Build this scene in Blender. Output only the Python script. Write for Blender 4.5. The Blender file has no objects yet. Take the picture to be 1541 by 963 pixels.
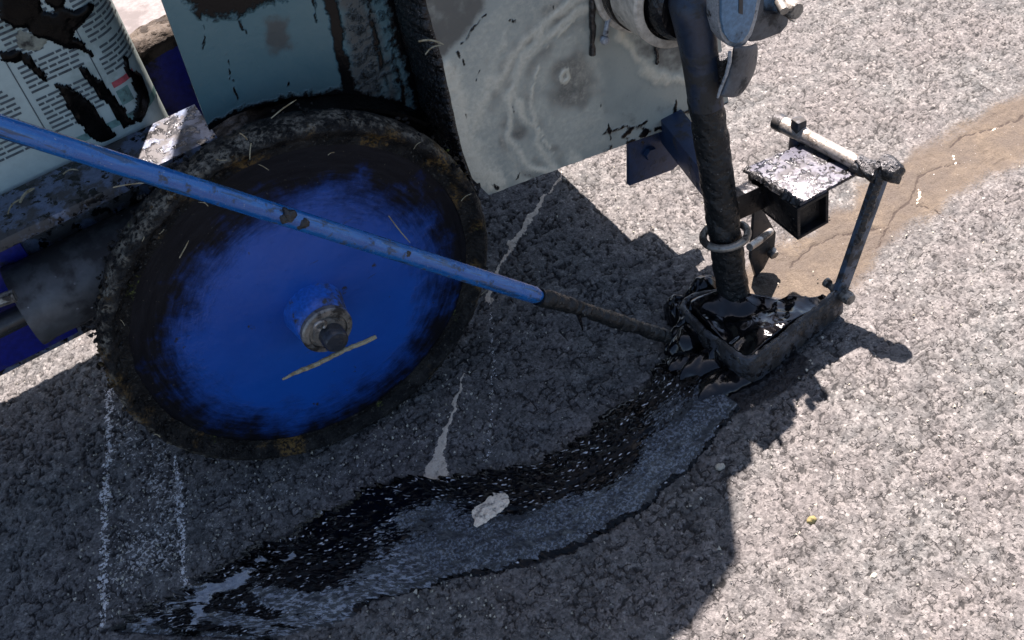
import bpy, bmesh, math, random
import numpy as np
from mathutils import Vector, Matrix

random.seed(7)
rng = np.random.default_rng(11)
SC = bpy.context.scene
COL = SC.collection

# ------------------------------------------------------------------ camera, sky, sun, exposure
CAM_R = Vector((0.8535, -0.48839, -0.1817))
CAM_D = Vector((-0.46919, -0.56855, -0.67573))
CAM_F = Vector((0.22671, 0.66198, -0.71441))
CAM_O = Vector((-0.08374, -0.70603, 0.79705))
FPX = 1800.0
cd = bpy.data.cameras.new('camera')
cam = bpy.data.objects.new('camera', cd)
COL.objects.link(cam)
rot = Matrix((CAM_R, -CAM_D, -CAM_F)).transposed()
cam.matrix_world = Matrix.Translation(CAM_O) @ rot.to_4x4()
cd.sensor_width = 36
cd.lens = 36 * FPX / 1541
cd.clip_start = 0.01
cd.clip_end = 2000
SC.camera = cam

SUN_A, SUN_B = 0.25, 0.41            # shadow shift per metre of height along -X and -Y
elev = math.atan(1 / math.hypot(SUN_A, SUN_B))
azim = math.atan2(SUN_A, SUN_B)
w = bpy.data.worlds.new('World')
SC.world = w
w.use_nodes = True
wn = w.node_tree
sky = wn.nodes.new('ShaderNodeTexSky')
sky.sky_type = 'NISHITA'
sky.sun_disc = False
sky.sun_elevation = elev
sky.sun_rotation = azim
sky.air_density = 0.6
sky.dust_density = 1.6
sky.ozone_density = 0.3
sky.altitude = 300
wn.nodes['Background'].inputs['Strength'].default_value = 0.07
wn.links.new(sky.outputs[0], wn.nodes['Background'].inputs['Color'])
sl = bpy.data.lights.new('sun', 'SUN')
sl.energy = 5.0
sl.angle = math.radians(0.5)
sl.color = (1.0, 0.875, 0.850)
so = bpy.data.objects.new('sun', sl)
COL.objects.link(so)
so.rotation_euler = Vector((-SUN_A, -SUN_B, -1)).to_track_quat('-Z', 'Y').to_euler()
SC.view_settings.view_transform = 'Standard'
SC.view_settings.look = 'None'
SC.view_settings.exposure = 2.25
SC.view_settings.gamma = 1.0
SC.cycles.max_bounces = 6


# ------------------------------------------------------------------ geometry helpers
def U(px, py, ax, val):
    """world point where the sight line of a photo pixel meets the plane ax = val"""
    d = CAM_R * ((px - 770.5) / FPX) + CAM_D * ((py - 481.5) / FPX) + CAM_F
    i = 'xyz'.index(ax)
    t = (val - CAM_O[i]) / d[i]
    return CAM_O + d * t


def G(px, py, z=0.0):
    p = U(px, py, 'z', z)
    return np.array((p.x, p.y))


def _h(ix, iy, seed):
    ix = ix.astype(np.int64).astype(np.uint32)
    iy = iy.astype(np.int64).astype(np.uint32)
    n = ix * np.uint32(374761393) + iy * np.uint32(668265263) + np.uint32((seed * 2246822519) & 0xffffffff)
    n = (n ^ (n >> np.uint32(13))) * np.uint32(1274126177)
    n = n ^ (n >> np.uint32(16))
    n = (n * np.uint32(2654435761)) ^ (n >> np.uint32(15))
    return (n & np.uint32(0xffffff)).astype(np.float64) / 16777216.0


def vn(x, y, seed=0):
    x = np.asarray(x, float); y = np.asarray(y, float)
    x0 = np.floor(x); y0 = np.floor(y)
    fx = x - x0; fy = y - y0
    fx = fx * fx * (3 - 2 * fx); fy = fy * fy * (3 - 2 * fy)
    a = _h(x0, y0, seed); b = _h(x0 + 1, y0, seed); c = _h(x0, y0 + 1, seed); d = _h(x0 + 1, y0 + 1, seed)
    return (a + (b - a) * fx) * (1 - fy) + (c + (d - c) * fx) * fy


def fbm(x, y, seed=0, o=4):
    s = 0; a = .5; t = 0
    for k in range(o):
        s = s + a * vn(x * 2 ** k, y * 2 ** k, seed + 17 * k); t += a; a *= .5
    return s / t


def worley(x, y, seed=0):
    x = np.asarray(x, float); y = np.asarray(y, float)
    x0 = np.floor(x); y0 = np.floor(y)
    f1 = np.full(x.shape, 9.); f2 = np.full(x.shape, 9.); cid = np.zeros(x.shape); dx = np.zeros(x.shape); dy = np.zeros(x.shape)
    for i in (-1, 0, 1):
        for j in (-1, 0, 1):
            cx = x0 + i; cy = y0 + j
            px = cx + .12 + .76 * _h(cx, cy, seed); py = cy + .12 + .76 * _h(cx, cy, seed + 1)
            d = np.hypot(px - x, py - y)
            m = d < f1
            f2 = np.where(m, f1, np.minimum(f2, d))
            cid = np.where(m, _h(cx, cy, seed + 2), cid)
            dx = np.where(m, x - px, dx); dy = np.where(m, y - py, dy)
            f1 = np.where(m, d, f1)
    return f1, f2, cid, dx, dy


def sstep(a, b, x):
    t = np.clip((x - a) / (b - a), 0, 1)
    return t * t * (3 - 2 * t)


def pdist(x, y, pts, wid=None):
    """distance to a polyline and the width interpolated along it"""
    best = np.full(np.shape(x), 1e9); wb = np.zeros(np.shape(x))
    for k in range(len(pts) - 1):
        ax, ay = pts[k][0], pts[k][1]; bx, by = pts[k + 1][0], pts[k + 1][1]
        L = (bx - ax) ** 2 + (by - ay) ** 2 + 1e-12
        t = np.clip(((x - ax) * (bx - ax) + (y - ay) * (by - ay)) / L, 0, 1)
        d = np.hypot(x - ax - t * (bx - ax), y - ay - t * (by - ay))
        m = d < best
        best = np.where(m, d, best)
        if wid is not None:
            wb = np.where(m, wid[k] + (wid[k + 1] - wid[k]) * t, wb)
    return best, wb


def inpoly(x, y, pts):
    ins = np.zeros(np.shape(x), bool)
    n = len(pts)
    for k in range(n):
        x1, y1 = pts[k][0], pts[k][1]; x2, y2 = pts[(k + 1) % n][0], pts[(k + 1) % n][1]
        c = ((y1 > y) != (y2 > y)) & (x < (x2 - x1) * (y - y1) / (y2 - y1 + 1e-15) + x1)
        ins ^= c
    return ins


def polymask(x, y, pts, soft):
    """signed distance to a polygon turned into 0..1, 0.5 on its edge"""
    d, _ = pdist(x, y, list(pts) + [pts[0]])
    s = np.where(inpoly(x, y, pts), d, -d)
    return np.clip(.5 + s / (2 * soft), 0, 1)


def empty(name, label=None, cat=None, loc=(0, 0, 0), group=None):
    o = bpy.data.objects.new(name, None)
    o.empty_display_size = .05
    COL.objects.link(o)
    o.location = loc
    tag(o, label, cat, group)
    return o


def tag(o, label=None, cat=None, group=None, kind=None):
    for k, v in (('label', label), ('category', cat), ('group', group), ('kind', kind)):
        if v:
            o[k] = v
    return o


def link(name, me, mat, parent=None, smooth=True):
    o = bpy.data.objects.new(name, me)
    COL.objects.link(o)
    if mat is not None:
        me.materials.append(mat)
    if smooth:
        me.polygons.foreach_set('use_smooth', [True] * len(me.polygons))
    if parent is not None:
        o.parent = parent
    return o


def grid_mesh(name, P, attrs=None):
    """P: (n, m, 3) array of points -> quad grid mesh, with float point attributes"""
    n, m = P.shape[:2]
    idx = np.arange(n * m).reshape(n, m)
    q = np.stack([idx[:-1, :-1], idx[1:, :-1], idx[1:, 1:], idx[:-1, 1:]], -1).reshape(-1, 4)
    me = bpy.data.meshes.new(name)
    me.vertices.add(n * m)
    me.vertices.foreach_set('co', P.reshape(-1).astype(np.float32))
    me.loops.add(q.size)
    me.loops.foreach_set('vertex_index', q.reshape(-1).astype(np.int32))
    me.polygons.add(len(q))
    me.polygons.foreach_set('loop_start', np.arange(0, q.size, 4, dtype=np.int32))
    me.update(calc_edges=True)
    for k, a in (attrs or {}).items():
        at = me.attributes.new(k, 'FLOAT', 'POINT')
        at.data.foreach_set('value', np.asarray(a, np.float32).reshape(-1))
    return me


class MB:
    """collects simple shapes into one mesh"""

    def __init__(self):
        self.bm = bmesh.new()

    def box(self, c, s, rot=None, bev=0.0):
        m = Matrix.Translation(Vector(c)) @ (rot.to_4x4() if rot else Matrix()) @ Matrix.Diagonal((*s, 1))
        t = bmesh.new()
        bmesh.ops.create_cube(t, size=1, matrix=m)
        if bev:
            bmesh.ops.bevel(t, geom=t.edges[:], offset=bev, segments=2, affect='EDGES', profile=.6)
        self._add(t)
        return self

    def _add(self, t):
        me = bpy.data.meshes.new('t')
        t.to_mesh(me)
        self.bm.from_mesh(me)
        bpy.data.meshes.remove(me)
        t.free()

    def tube(self, pts, r, n=16, cap=True):
        pts = [Vector(p) for p in pts]
        rs = r if hasattr(r, '__len__') else [r] * len(pts)
        rings = []
        ref = None
        for i, p in enumerate(pts):
            d = (pts[min(i + 1, len(pts) - 1)] - pts[max(i - 1, 0)]).normalized()
            if ref is None:
                ref = d.orthogonal().normalized()
            ref = (ref - d * ref.dot(d)).normalized()
            b = d.cross(ref)
            rings.append([self.bm.verts.new(p + (ref * math.cos(2 * math.pi * k / n) + b * math.sin(2 * math.pi * k / n)) * rs[i]) for k in range(n)])
        for a, b in zip(rings, rings[1:]):
            for k in range(n):
                self.bm.faces.new((a[k], a[(k + 1) % n], b[(k + 1) % n], b[k]))
        if cap:
            self.bm.faces.new(rings[0][::-1]); self.bm.faces.new(rings[-1])
        return self

    def lathe(self, prof, c, axis, n=48, close=True):
        """prof: (radius, offset along axis)"""
        axis = Vector(axis).normalized(); c = Vector(c)
        a = axis.orthogonal().normalized(); b = axis.cross(a)
        rings = []
        for r, t in prof:
            if r < 1e-6:
                rings.append([self.bm.verts.new(c + axis * t)])
            else:
                rings.append([self.bm.verts.new(c + axis * t + (a * math.cos(2 * math.pi * k / n) + b * math.sin(2 * math.pi * k / n)) * r) for k in range(n)])
        for p, q in zip(rings, rings[1:]):
            for k in range(n):
                k2 = (k + 1) % n
                v = [p[k % len(p)], p[k2 % len(p)], q[k2 % len(q)], q[k % len(q)]]
                u = []
                for x in v:
                    if x not in u:
                        u.append(x)
                if len(u) > 2:
                    self.bm.faces.new(u)
        return self

    def prism(self, poly, off, bev=0.0):
        """flat polygon of 3-D points pushed by vector off"""
        t = bmesh.new()
        off = Vector(off)
        a = [t.verts.new(Vector(p)) for p in poly]
        f = t.faces.new(a)
        r = bmesh.ops.extrude_face_region(t, geom=[f])
        for v in r['geom']:
            if isinstance(v, bmesh.types.BMVert):
                v.co += off
        bmesh.ops.recalc_face_normals(t, faces=t.faces[:])
        if bev:
            bmesh.ops.bevel(t, geom=t.edges[:], offset=bev, segments=2, affect='EDGES', profile=.6)
        self._add(t)
        return self

    def build(self, name, mat, parent=None, smooth=True, angle=35):
        bmesh.ops.recalc_face_normals(self.bm, faces=self.bm.faces[:])
        me = bpy.data.meshes.new(name)
        self.bm.to_mesh(me)
        self.bm.free()
        o = link(name, me, mat, parent, smooth)
        if smooth:
            me.set_sharp_from_angle(angle=math.radians(angle))
        return o


def roughen(o, amp, freq, seed=0, levels=0):
    """push the vertices of a mesh along their normals by lumpy noise"""
    me = o.data
    if levels:
        bm = bmesh.new(); bm.from_mesh(me)
        bmesh.ops.subdivide_edges(bm, edges=bm.edges[:], cuts=levels, use_grid_fill=True)
        bm.to_mesh(me); bm.free()
    n = len(me.vertices)
    co = np.empty(n * 3); me.vertices.foreach_get('co', co); co = co.reshape(-1, 3)
    no = np.empty(n * 3); me.vertices.foreach_get('normal', no); no = no.reshape(-1, 3)
    k = fbm(co[:, 0] * freq + co[:, 2] * freq * .6 + 50, co[:, 1] * freq - co[:, 2] * freq * .8 + 80, seed, 3) - .5
    co += no * (k * amp * 2)[:, None]
    me.vertices.foreach_set('co', co.reshape(-1)); me.update()
    return o


# ------------------------------------------------------------------ materials
class NT:
    def __init__(self, name):
        self.m = bpy.data.materials.new(name)
        self.m.use_nodes = True
        self.t = self.m.node_tree
        self.b = self.t.nodes['Principled BSDF']

    def node(self, kind, **kw):
        n = self.t.nodes.new(kind)
        for k, v in kw.items():
            if k.startswith('i_'):
                key = k[2:]
                key = int(key) if key.isdigit() else key.replace('_', ' ')
                self.set(n.inputs[key], v)
            else:
                setattr(n, k, v)
        return n

    def set(self, sock, v):
        if isinstance(v, bpy.types.NodeSocket):
            self.t.links.new(v, sock)
        elif hasattr(v, 'outputs'):
            self.t.links.new(v.outputs[0], sock)
        else:
            if sock.type == 'RGBA' and len(v) == 3:
                v = (*v, 1)
            sock.default_value = v

    def attr(self, name):
        return self.node('ShaderNodeAttribute', attribute_name=name).outputs['Fac']

    def obj(self):
        return self.node('ShaderNodeTexCoord').outputs['Object']

    def noise(self, scale, detail=3, rough=.55, vec=None, dist=0.0):
        n = self.node('ShaderNodeTexNoise', i_Scale=scale, i_Detail=detail, i_Roughness=rough, i_Distortion=dist)
        self.set(n.inputs['Vector'], vec if vec is not None else self.obj())
        return n.outputs['Fac']

    def voro(self, scale, feature='F1', out='Distance', vec=None):
        n = self.node('ShaderNodeTexVoronoi', feature=feature, i_Scale=scale)
        self.set(n.inputs['Vector'], vec if vec is not None else self.obj())
        return n.outputs[out]

    def math(self, op, a, b=0.0, c=None):
        n = self.node('ShaderNodeMath', operation=op)
        self.set(n.inputs[0], a); self.set(n.inputs[1], b)
        if c is not None:
            self.set(n.inputs[2], c)
        return n.outputs[0]

    def step(self, v, lo, hi, a=0.0, b=1.0):
        n = self.node('ShaderNodeMapRange', interpolation_type='SMOOTHSTEP')
        for i, x in enumerate((v, lo, hi, a, b)):
            self.set(n.inputs[i], x)
        return n.outputs[0]

    def mix(self, f, a, b, mode='MIX'):
        n = self.node('ShaderNodeMix', data_type='RGBA', blend_type=mode)
        self.set(n.inputs[0], f); self.set(n.inputs[6], a); self.set(n.inputs[7], b)
        return n.outputs[2]

    def scale(self, vec, s):
        n = self.node('ShaderNodeMapping')
        self.set(n.inputs['Vector'], vec); n.inputs['Scale'].default_value = s
        return n.outputs[0]

    def bump(self, h, dist, strength=1.0, normal=None):
        n = self.node('ShaderNodeBump', i_Strength=strength, i_Distance=dist, i_Height=h)
        if normal is not None:
            self.set(n.inputs['Normal'], normal)
        return n.outputs[0]

    def out(self, color=None, rough=None, metal=None, normal=None, spec=None, coat=None):
        for k, v in (('Base Color', color), ('Roughness', rough), ('Metallic', metal), ('Normal', normal),
                     ('Specular IOR Level', spec), ('Coat Weight', coat)):
            if v is not None:
                self.set(self.b.inputs[k], v)
        return self.m


TAR = (.0045, .0045, .005)


def grimy(name, base, dirt=(.018, .016, .013), cover=.5, scale=35, rough=.45, metal=0.0, tar=.0, bump=.0004, var=.25, fleck=None):
    """painted or bare metal with grime patches, tar spatter and scratches"""
    t = NT(name)
    n1 = t.noise(scale, 5, .62)
    n2 = t.noise(scale * 7, 4, .6)
    c = t.mix(t.step(n2, .3, .7), tuple(x * (1 - var) for x in base), tuple(min(1, x * (1 + var)) for x in base))
    g = t.step(t.math('ADD', n1, t.math('MULTIPLY', n2, .25)), .78 - cover * .4, .92 - cover * .4)
    c = t.mix(g, c, dirt)
    r = t.math('ADD', t.math('MULTIPLY', g, .3), t.math('ADD', rough - .08, t.math('MULTIPLY', n2, .16)))
    h = t.math('ADD', t.math('MULTIPLY', g, .6), t.math('MULTIPLY', n2, .5))
    if fleck:
        f = t.step(t.voro(scale * 9), .16, .10)
        f = t.math('MULTIPLY', f, t.step(t.noise(scale * 2), .5, .62))
        c = t.mix(f, c, fleck)
    if tar:
        s = t.step(t.noise(scale * 2.2, 5, .65), .72 - tar * .4, .75 - tar * .4)
        c = t.mix(s, c, TAR)
        r = t.math('MULTIPLY', r, t.math('SUBTRACT', 1.0, t.math('MULTIPLY', s, .55)))
        h = t.math('ADD', h, s)
    return t.out(c, r, metal, t.bump(h, bump, .8))


def tar_mat(name, rough=.16, amp=.0012, scale=160, col=TAR, grit=0.0, spec=.5):
    t = NT(name)
    n = t.noise(scale, 4, .6)
    f = t.noise(scale * 5, 3, .6)
    v = t.voro(scale * 1.6)
    h = t.math('ADD', t.math('ADD', n, t.math('MULTIPLY', f, .25)), t.math('MULTIPLY', v, .35))
    c = col
    if grit:
        g = t.step(t.voro(scale * 2.2), .2, .1)
        g = t.math('MULTIPLY', g, t.step(t.noise(scale * .7), .62 - grit * .2, .72 - grit * .2))
        c = t.mix(g, col, (.16, .15, .13))
    r = t.step(n, .3, .75, rough * .6, rough * 1.9)
    return t.out(c, r, 0.0, t.bump(h, amp, 1.0), spec)


def asphalt_mat():
    t = NT('worn asphalt')
    p = t.obj()
    cav = t.attr('cavity'); cell = t.attr('stone'); sand = t.attr('sand'); crack = t.attr('crack'); chalk = t.attr('chalk'); tar = t.attr('tarstain')
    dust = t.attr('dust'); fine = t.attr('hairline')
    big = t.noise(9, 4, .6, p)
    mid = t.noise(120, 4, .6, p)
    fin = t.noise(700, 3, .6, p)
    c = t.mix(cell, (.050, .052, .049), (.116, .114, .105))
    c = t.mix(t.step(mid, .35, .7), c, t.mix(cell, (.076, .076, .071), (.140, .135, .125)))
    c = t.mix(t.math('MULTIPLY', t.step(big, .35, .65), .35), c, (.118, .100, .092))
    c = t.mix(t.step(fin, .38, .66, .55, 0), c, t.mix(.5, c, (.02, .019, .02)))
    for sc_, lo_, hi_ in ((230, .84, 1.14), (520, .66, 1.32)):
        sp3 = t.node('ShaderNodeSeparateColor'); t.set(sp3.inputs[0], t.voro(sc_, 'F1', 'Color', p))
        g_ = t.step(sp3.outputs[1], 0, 1, lo_, hi_)
        cg = t.node('ShaderNodeCombineXYZ')
        for q_ in range(3):
            t.set(cg.inputs[q_], g_)
        c = t.mix(1.0, c, cg.outputs[0], 'MULTIPLY')
    # pale mineral chips
    vd = t.voro(240, 'F1', 'Distance', p)
    vr = t.node('ShaderNodeSeparateColor')
    t.set(vr.inputs[0], t.voro(240, 'F1', 'Color', p))
    chip = t.math('MULTIPLY', t.step(t.math('ADD', vd, t.math('MULTIPLY', t.math('SUBTRACT', fin, .5), .5)), .42, .28), t.step(vr.outputs[0], .93, .95))
    c = t.mix(t.math('MULTIPLY', chip, .7), c, (.22, .21, .19))
    c = t.mix(t.math('MULTIPLY', t.step(t.math('ADD', cav, t.math('MULTIPLY', t.math('SUBTRACT', fin, .5), .7)), .42, .95), .85), c, (.010, .010, .0095))
    wv = t.node('ShaderNodeTexNoise', i_Scale=150, i_Detail=2); t.set(wv.inputs['Vector'], p)
    pw = t.node('ShaderNodeVectorMath', operation='MULTIPLY_ADD'); t.set(pw.inputs[0], wv.outputs['Color']); pw.inputs[1].default_value = (.006, .006, 0); t.set(pw.inputs[2], p)
    arc = t.step(t.voro(215, 'DISTANCE_TO_EDGE', 'Distance', pw.outputs[0]), .085, .02)
    arc = t.math('MULTIPLY', arc, t.step(t.noise(170, 2, .5, p), .54, .60))
    arc = t.math('MULTIPLY', arc, t.math('SUBTRACT', 1.0, sand))
    c = t.mix(t.math('MULTIPLY', arc, .85), c, (.014, .0135, .013))
    # sand and fines
    sn = t.math('ADD', sand, t.math('MULTIPLY', t.math('SUBTRACT', fin, .5), .7))
    scol = t.mix(t.step(mid, .3, .7), (.072, .057, .039), (.104, .083, .058))
    scol = t.mix(t.step(t.noise(22, 4, .6, p), .36, .68), scol, (.066, .054, .041))
    scol = t.mix(t.step(fin, .35, .65, .45, 0), scol, (.03, .022, .017))
    c = t.mix(t.step(sn, .35, .75), c, scol)
    c = t.mix(t.step(t.math('ADD', fine, t.math('MULTIPLY', t.math('SUBTRACT', fin, .5), .8)), .45, .6), c, (.03, .022, .016))
    # white dust caught between the stones
    dn = t.math('ADD', dust, t.math('MULTIPLY', t.math('SUBTRACT', t.noise(310, 2, .6, p, .6), .5), 2.0))
    c = t.mix(t.step(dn, .66, .76), c, (.40, .39, .36))
    cn = t.math('ADD', chalk, t.math('MULTIPLY', t.math('SUBTRACT', t.noise(330, 3, .75, p), .5), 2.4))
    c = t.mix(t.step(cn, .5, .64), c, (.60, .59, .56))
    kn = t.math('ADD', crack, t.math('MULTIPLY', t.math('SUBTRACT', t.noise(260, 4, .75, p), .5), 2.1))
    km = t.step(kn, .45, .6)
    c = t.mix(km, c, t.mix(fin, (.36, .30, .22), (.62, .54, .43)))
    tn = t.math('ADD', tar, t.math('MULTIPLY', t.math('SUBTRACT', t.noise(90, 5, .65, p), .5), .9))
    tm = t.step(tn, .4, .6)
    c = t.mix(tm, c, (.008, .008, .009))
    r = t.math('SUBTRACT', .88, t.math('MULTIPLY', tm, .5))
    h = t.math('SUBTRACT', t.math('ADD', t.math('MULTIPLY', mid, 1.0), t.math('MULTIPLY', fin, .7)), t.math('MULTIPLY', arc, .5))
    return t.out(c, r, 0.0, t.bump(h, .0016, 1.0), .35)


def strip_mat():
    t = NT('wet sealant')
    uv = t.node('ShaderNodeUVMap').outputs[0]
    a = t.attr('matte_sheen')
    thick = t.attr('edge')
    streak = t.noise(1.0, 4, .6, t.scale(uv, (170, 520, 1)))
    bead = t.voro(1.0, 'F1', 'Distance', t.scale(uv, (190, 420, 1)))
    peb = t.voro(300)
    fin = t.noise(900, 3, .65)
    pool = t.noise(24, 3, .5)
    m = t.step(t.math('ADD', a, t.math('ADD', t.math('MULTIPLY', t.math('SUBTRACT', t.noise(60, 4, .6), .5), .6), t.math('MULTIPLY', t.math('SUBTRACT', t.noise(1.0, 4, .7, t.scale(uv, (170, 480, 1))), .5), 1.5))), .42, .58)
    hg = t.math('ADD', t.math('MULTIPLY', streak, .28), t.math('MULTIPLY', t.math('MULTIPLY', t.step(bead, .42, .05), t.step(t.noise(60, 3, .6), .40, .58)), .55))
    hm = t.math('ADD', t.math('MULTIPLY', peb, -.35), t.math('MULTIPLY', fin, .75))
    hgm = t.math('MULTIPLY', hg, t.step(pool, .33, .55, .15, 1.0))
    nn = t.node('ShaderNodeMix', data_type='FLOAT')
    t.set(nn.inputs[0], m); t.set(nn.inputs[2], hgm); t.set(nn.inputs[3], hm)
    r = t.step(m, 0, 1, .10, .36)
    fa = t.mix(t.step(t.noise(400, 4, .72), .46, .60), (.005, .007, .010), (.165, .190, .225))  # sky sheen of the lower band, painted into the base colour as speckle
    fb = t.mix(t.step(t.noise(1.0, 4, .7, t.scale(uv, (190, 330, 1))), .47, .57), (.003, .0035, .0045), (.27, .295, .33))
    sheen_col = t.mix(t.step(t.math('ADD', t.attr('coarse_sheen'), t.math('MULTIPLY', t.math('SUBTRACT', t.noise(60, 3, .6), .5), .6)), .4, .6), fa, fb)
    sheen_col = t.mix(t.step(t.noise(1.0, 4, .6, t.scale(uv, (26, 150, 1))), .50, .60, 0, .92), sheen_col, (.0025, .003, .004))
    sheen_col = t.mix(t.step(t.math('ADD', t.attr('sky_sheen'), t.math('MULTIPLY', t.math('SUBTRACT', t.noise(150, 5, .7), .5), 1.6)), .48, .62), sheen_col, t.mix(t.noise(300, 3), (.20, .22, .25), (.33, .36, .40)))  # brightest patches of sky reflection, painted pale
    fleck = t.math('MULTIPLY', t.step(t.voro(1.0, 'F1', 'Distance', t.scale(uv, (170, 560, 1))), .36, .14), t.step(t.noise(1.0, 4, .7, t.scale(uv, (38, 260, 1))), .49, .58))  # glints on the wet tar, painted as pale flecks
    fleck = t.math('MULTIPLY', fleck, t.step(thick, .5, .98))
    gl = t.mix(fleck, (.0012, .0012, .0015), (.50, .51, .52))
    c = t.mix(m, gl, sheen_col)
    t.b.inputs['Coat IOR'].default_value = 1.6
    t.b.inputs['Coat Roughness'].default_value = .2
    nb = t.bump(nn.outputs[0], .0045, 1.0)
    t.set(t.b.inputs['Coat Normal'], nb)
    return t.out(c, r, 0.0, nb, t.step(m, 0, 1, .12, .6), t.step(m, 0, 1, .05, .8))


def disc_mat():
    """blue wheel disc, tar smeared over its outer zone: object origin sits on the axle"""
    t = NT('wheel disc paint')
    p = t.obj()
    sx = t.node('ShaderNodeSeparateXYZ'); t.set(sx.inputs[0], p)
    rad = t.math('SQRT', t.math('ADD', t.math('MULTIPLY', sx.outputs[0], sx.outputs[0]), t.math('MULTIPLY', sx.outputs[2], sx.outputs[2])))
    ang = t.math('ARCTAN2', sx.outputs[2], sx.outputs[0])
    cv = t.node('ShaderNodeCombineXYZ'); t.set(cv.inputs[0], t.math('MULTIPLY', ang, 1.3)); t.set(cv.inputs[1], t.math('MULTIPLY', rad, 75))
    sw = t.noise(3.0, 6, .72, cv.outputs[0])
    n = t.noise(28, 5, .65)
    n2 = t.noise(160, 4, .6)
    # smear reaches further in at the top and lower rim
    lim = t.math('ADD', .104, t.math('ADD', t.math('MULTIPLY', t.math('SUBTRACT', n, .5), .075), t.math('ADD', t.math('MULTIPLY', t.math('SUBTRACT', sw, .5), .035), t.math('MULTIPLY', sx.outputs[2], -.10))))
    d = t.math('SUBTRACT', rad, lim)
    m = t.step(t.math('ADD', d, t.math('MULTIPLY', t.math('SUBTRACT', n2, .5), .012)), -.022, .026)
    base = t.mix(t.step(t.noise(12, 3), .3, .7), (.0003, .046, .245), (.0004, .058, .29))
    base = t.mix(t.step(n2, .62, .8, 0, .35), base, (.001, .015, .10))
    sp = t.math('MAXIMUM', t.step(t.noise(55, 4, .65), .66, .71), t.math('MULTIPLY', t.step(t.noise(1.0, 4, .7, t.scale(p, (30, 30, 210))), .66, .72), .6))
    base = t.mix(sp, base, (.018, .017, .014))
    grim = t.mix(t.step(sw, .35, .7), (.0025, .003, .005), (.007, .0075, .010))
    grim = t.mix(t.step(t.noise(420, 3, .7), .66, .74), grim, (.06, .055, .04))
    grim = t.mix(t.math('MULTIPLY', t.step(n, .60, .75), .7), grim, (.0015, .012, .06))
    c = t.mix(m, base, grim)
    r = t.step(m, 0, 1, .42, .5)
    h = t.math('ADD', t.math('MULTIPLY', m, .8), t.math('ADD', t.math('MULTIPLY', n2, .35), t.math('MULTIPLY', t.math('MULTIPLY', sw, m), .8)))
    return t.out(c, r, 0.0, t.bump(h, .0009, .9), t.step(m, 0, 1, .5, .12))


def tyre_mat():
    t = NT('caked tyre')
    n = t.noise(60, 5, .65); f = t.noise(420, 4, .65)
    c = t.mix(t.step(n, .40, .70), (.004, .004, .004), (.020, .019, .017))
    c = t.mix(t.step(f, .58, .70), c, (.06, .058, .05))
    c = t.mix(t.math('MULTIPLY', t.step(t.noise(24, 3), .54, .66), t.step(f, .40, .6)), c, (.11, .068, .022))
    c = t.mix(t.math('MULTIPLY', t.step(t.noise(33, 3), .62, .7), t.step(f, .5, .62)), c, (.085, .10, .022))
    c = t.mix(t.math('MULTIPLY', t.attr('crust'), t.step(t.noise(300, 4, .7), .38, .6)), c, t.mix(n, (.060, .052, .036), (.27, .25, .20)))
    v = t.voro(260)
    return t.out(c, t.step(f, .3, .7, .4, .85), 0.0, t.bump(t.math('ADD', t.math('MULTIPLY', v, .7), f), .002, 1.0), .15)


def panel_mat(name, base, base2):
    """tank sheet: attributes carry dried mud (dust), tar runs (tar) and grey streaks (stain)"""
    t = NT(name)
    n = t.noise(14, 4, .6); f = t.noise(240, 4, .65); g = t.noise(60, 4, .6)
    c = t.mix(t.step(n, .35, .65), base, base2)
    c = t.mix(t.step(f, .62, .78, 0, .3), c, (.05, .05, .048))
    dust = t.attr('dust'); tar = t.attr('tar'); stain = t.attr('stain')
    sm = t.math('ADD', stain, t.math('MULTIPLY', t.math('SUBTRACT', g, .5), 1.15))
    c = t.mix(t.step(sm, .3, .8, 0, .85), c, (.055, .055, .050))
    dm = t.math('ADD', dust, t.math('MULTIPLY', t.math('SUBTRACT', f, .5), .5))
    c = t.mix(t.step(dm, .10, .72, 0, .92), c, t.mix(f, (.42, .385, .28), (.62, .58, .46)))
    tm0 = t.math('ADD', tar, t.math('MULTIPLY', t.math('SUBTRACT', t.noise(150, 4, .65), .5), .8))
    tm = t.step(tm0, .38, .62)
    c = t.mix(tm, c, TAR)
    r = t.math('SUBTRACT', t.math('ADD', .42, t.math('MULTIPLY', dm, .35)), t.math('MULTIPLY', tm, .22))
    h = t.math('ADD', t.math('MULTIPLY', f, .3), t.math('ADD', t.math('MULTIPLY', tm, 1.2), t.math('MULTIPLY', dust, t.math('ADD', .4, f))))
    return t.out(c, r, 0.15, t.bump(h, .0011, .9), t.step(tm, 0, 1, .5, .2))


M = {}
M['asphalt'] = asphalt_mat()
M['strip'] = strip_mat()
M['disc'] = disc_mat()
M['tyre'] = tyre_mat()
M['tar'] = tar_mat('glossy tar')
M['shade_black'] = tar_mat('shade black', .45, .001, 150, (.0025, .0025, .0025), 0, .1)  # flat black for the added shade strip and blocking plate
M['tar_smear'] = tar_mat('tar smear', .22, .0005, 90, (.002, .002, .002), 0, .10)
M['tar_crust'] = tar_mat('gritty tar crust', .32, .0025, 170, (.007, .007, .007), 1.0)
M['shoesteel'] = grimy('tarred shoe steel', (.030, .034, .040), dirt=(.010, .009, .008), cover=.6, scale=60, rough=.36, tar=.5, bump=.0006)
M['arm'] = grimy('slate arm paint', (.040, .066, .098), dirt=(.014, .014, .014), cover=.5, scale=60, rough=.36, tar=.3)
M['tar_box'] = tar_mat('tar coated box steel', .30, .0008, 110, (.004, .004, .0045), .35, .3)
M['tar_speck'] = tar_mat('speckled tar', .20, .0022, 190, (.004, .004, .004), 1.3)
M['pooltar'] = tar_mat('pool tar', .09, .0003, 120, (.0025, .0025, .003), 0, .4)
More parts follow.
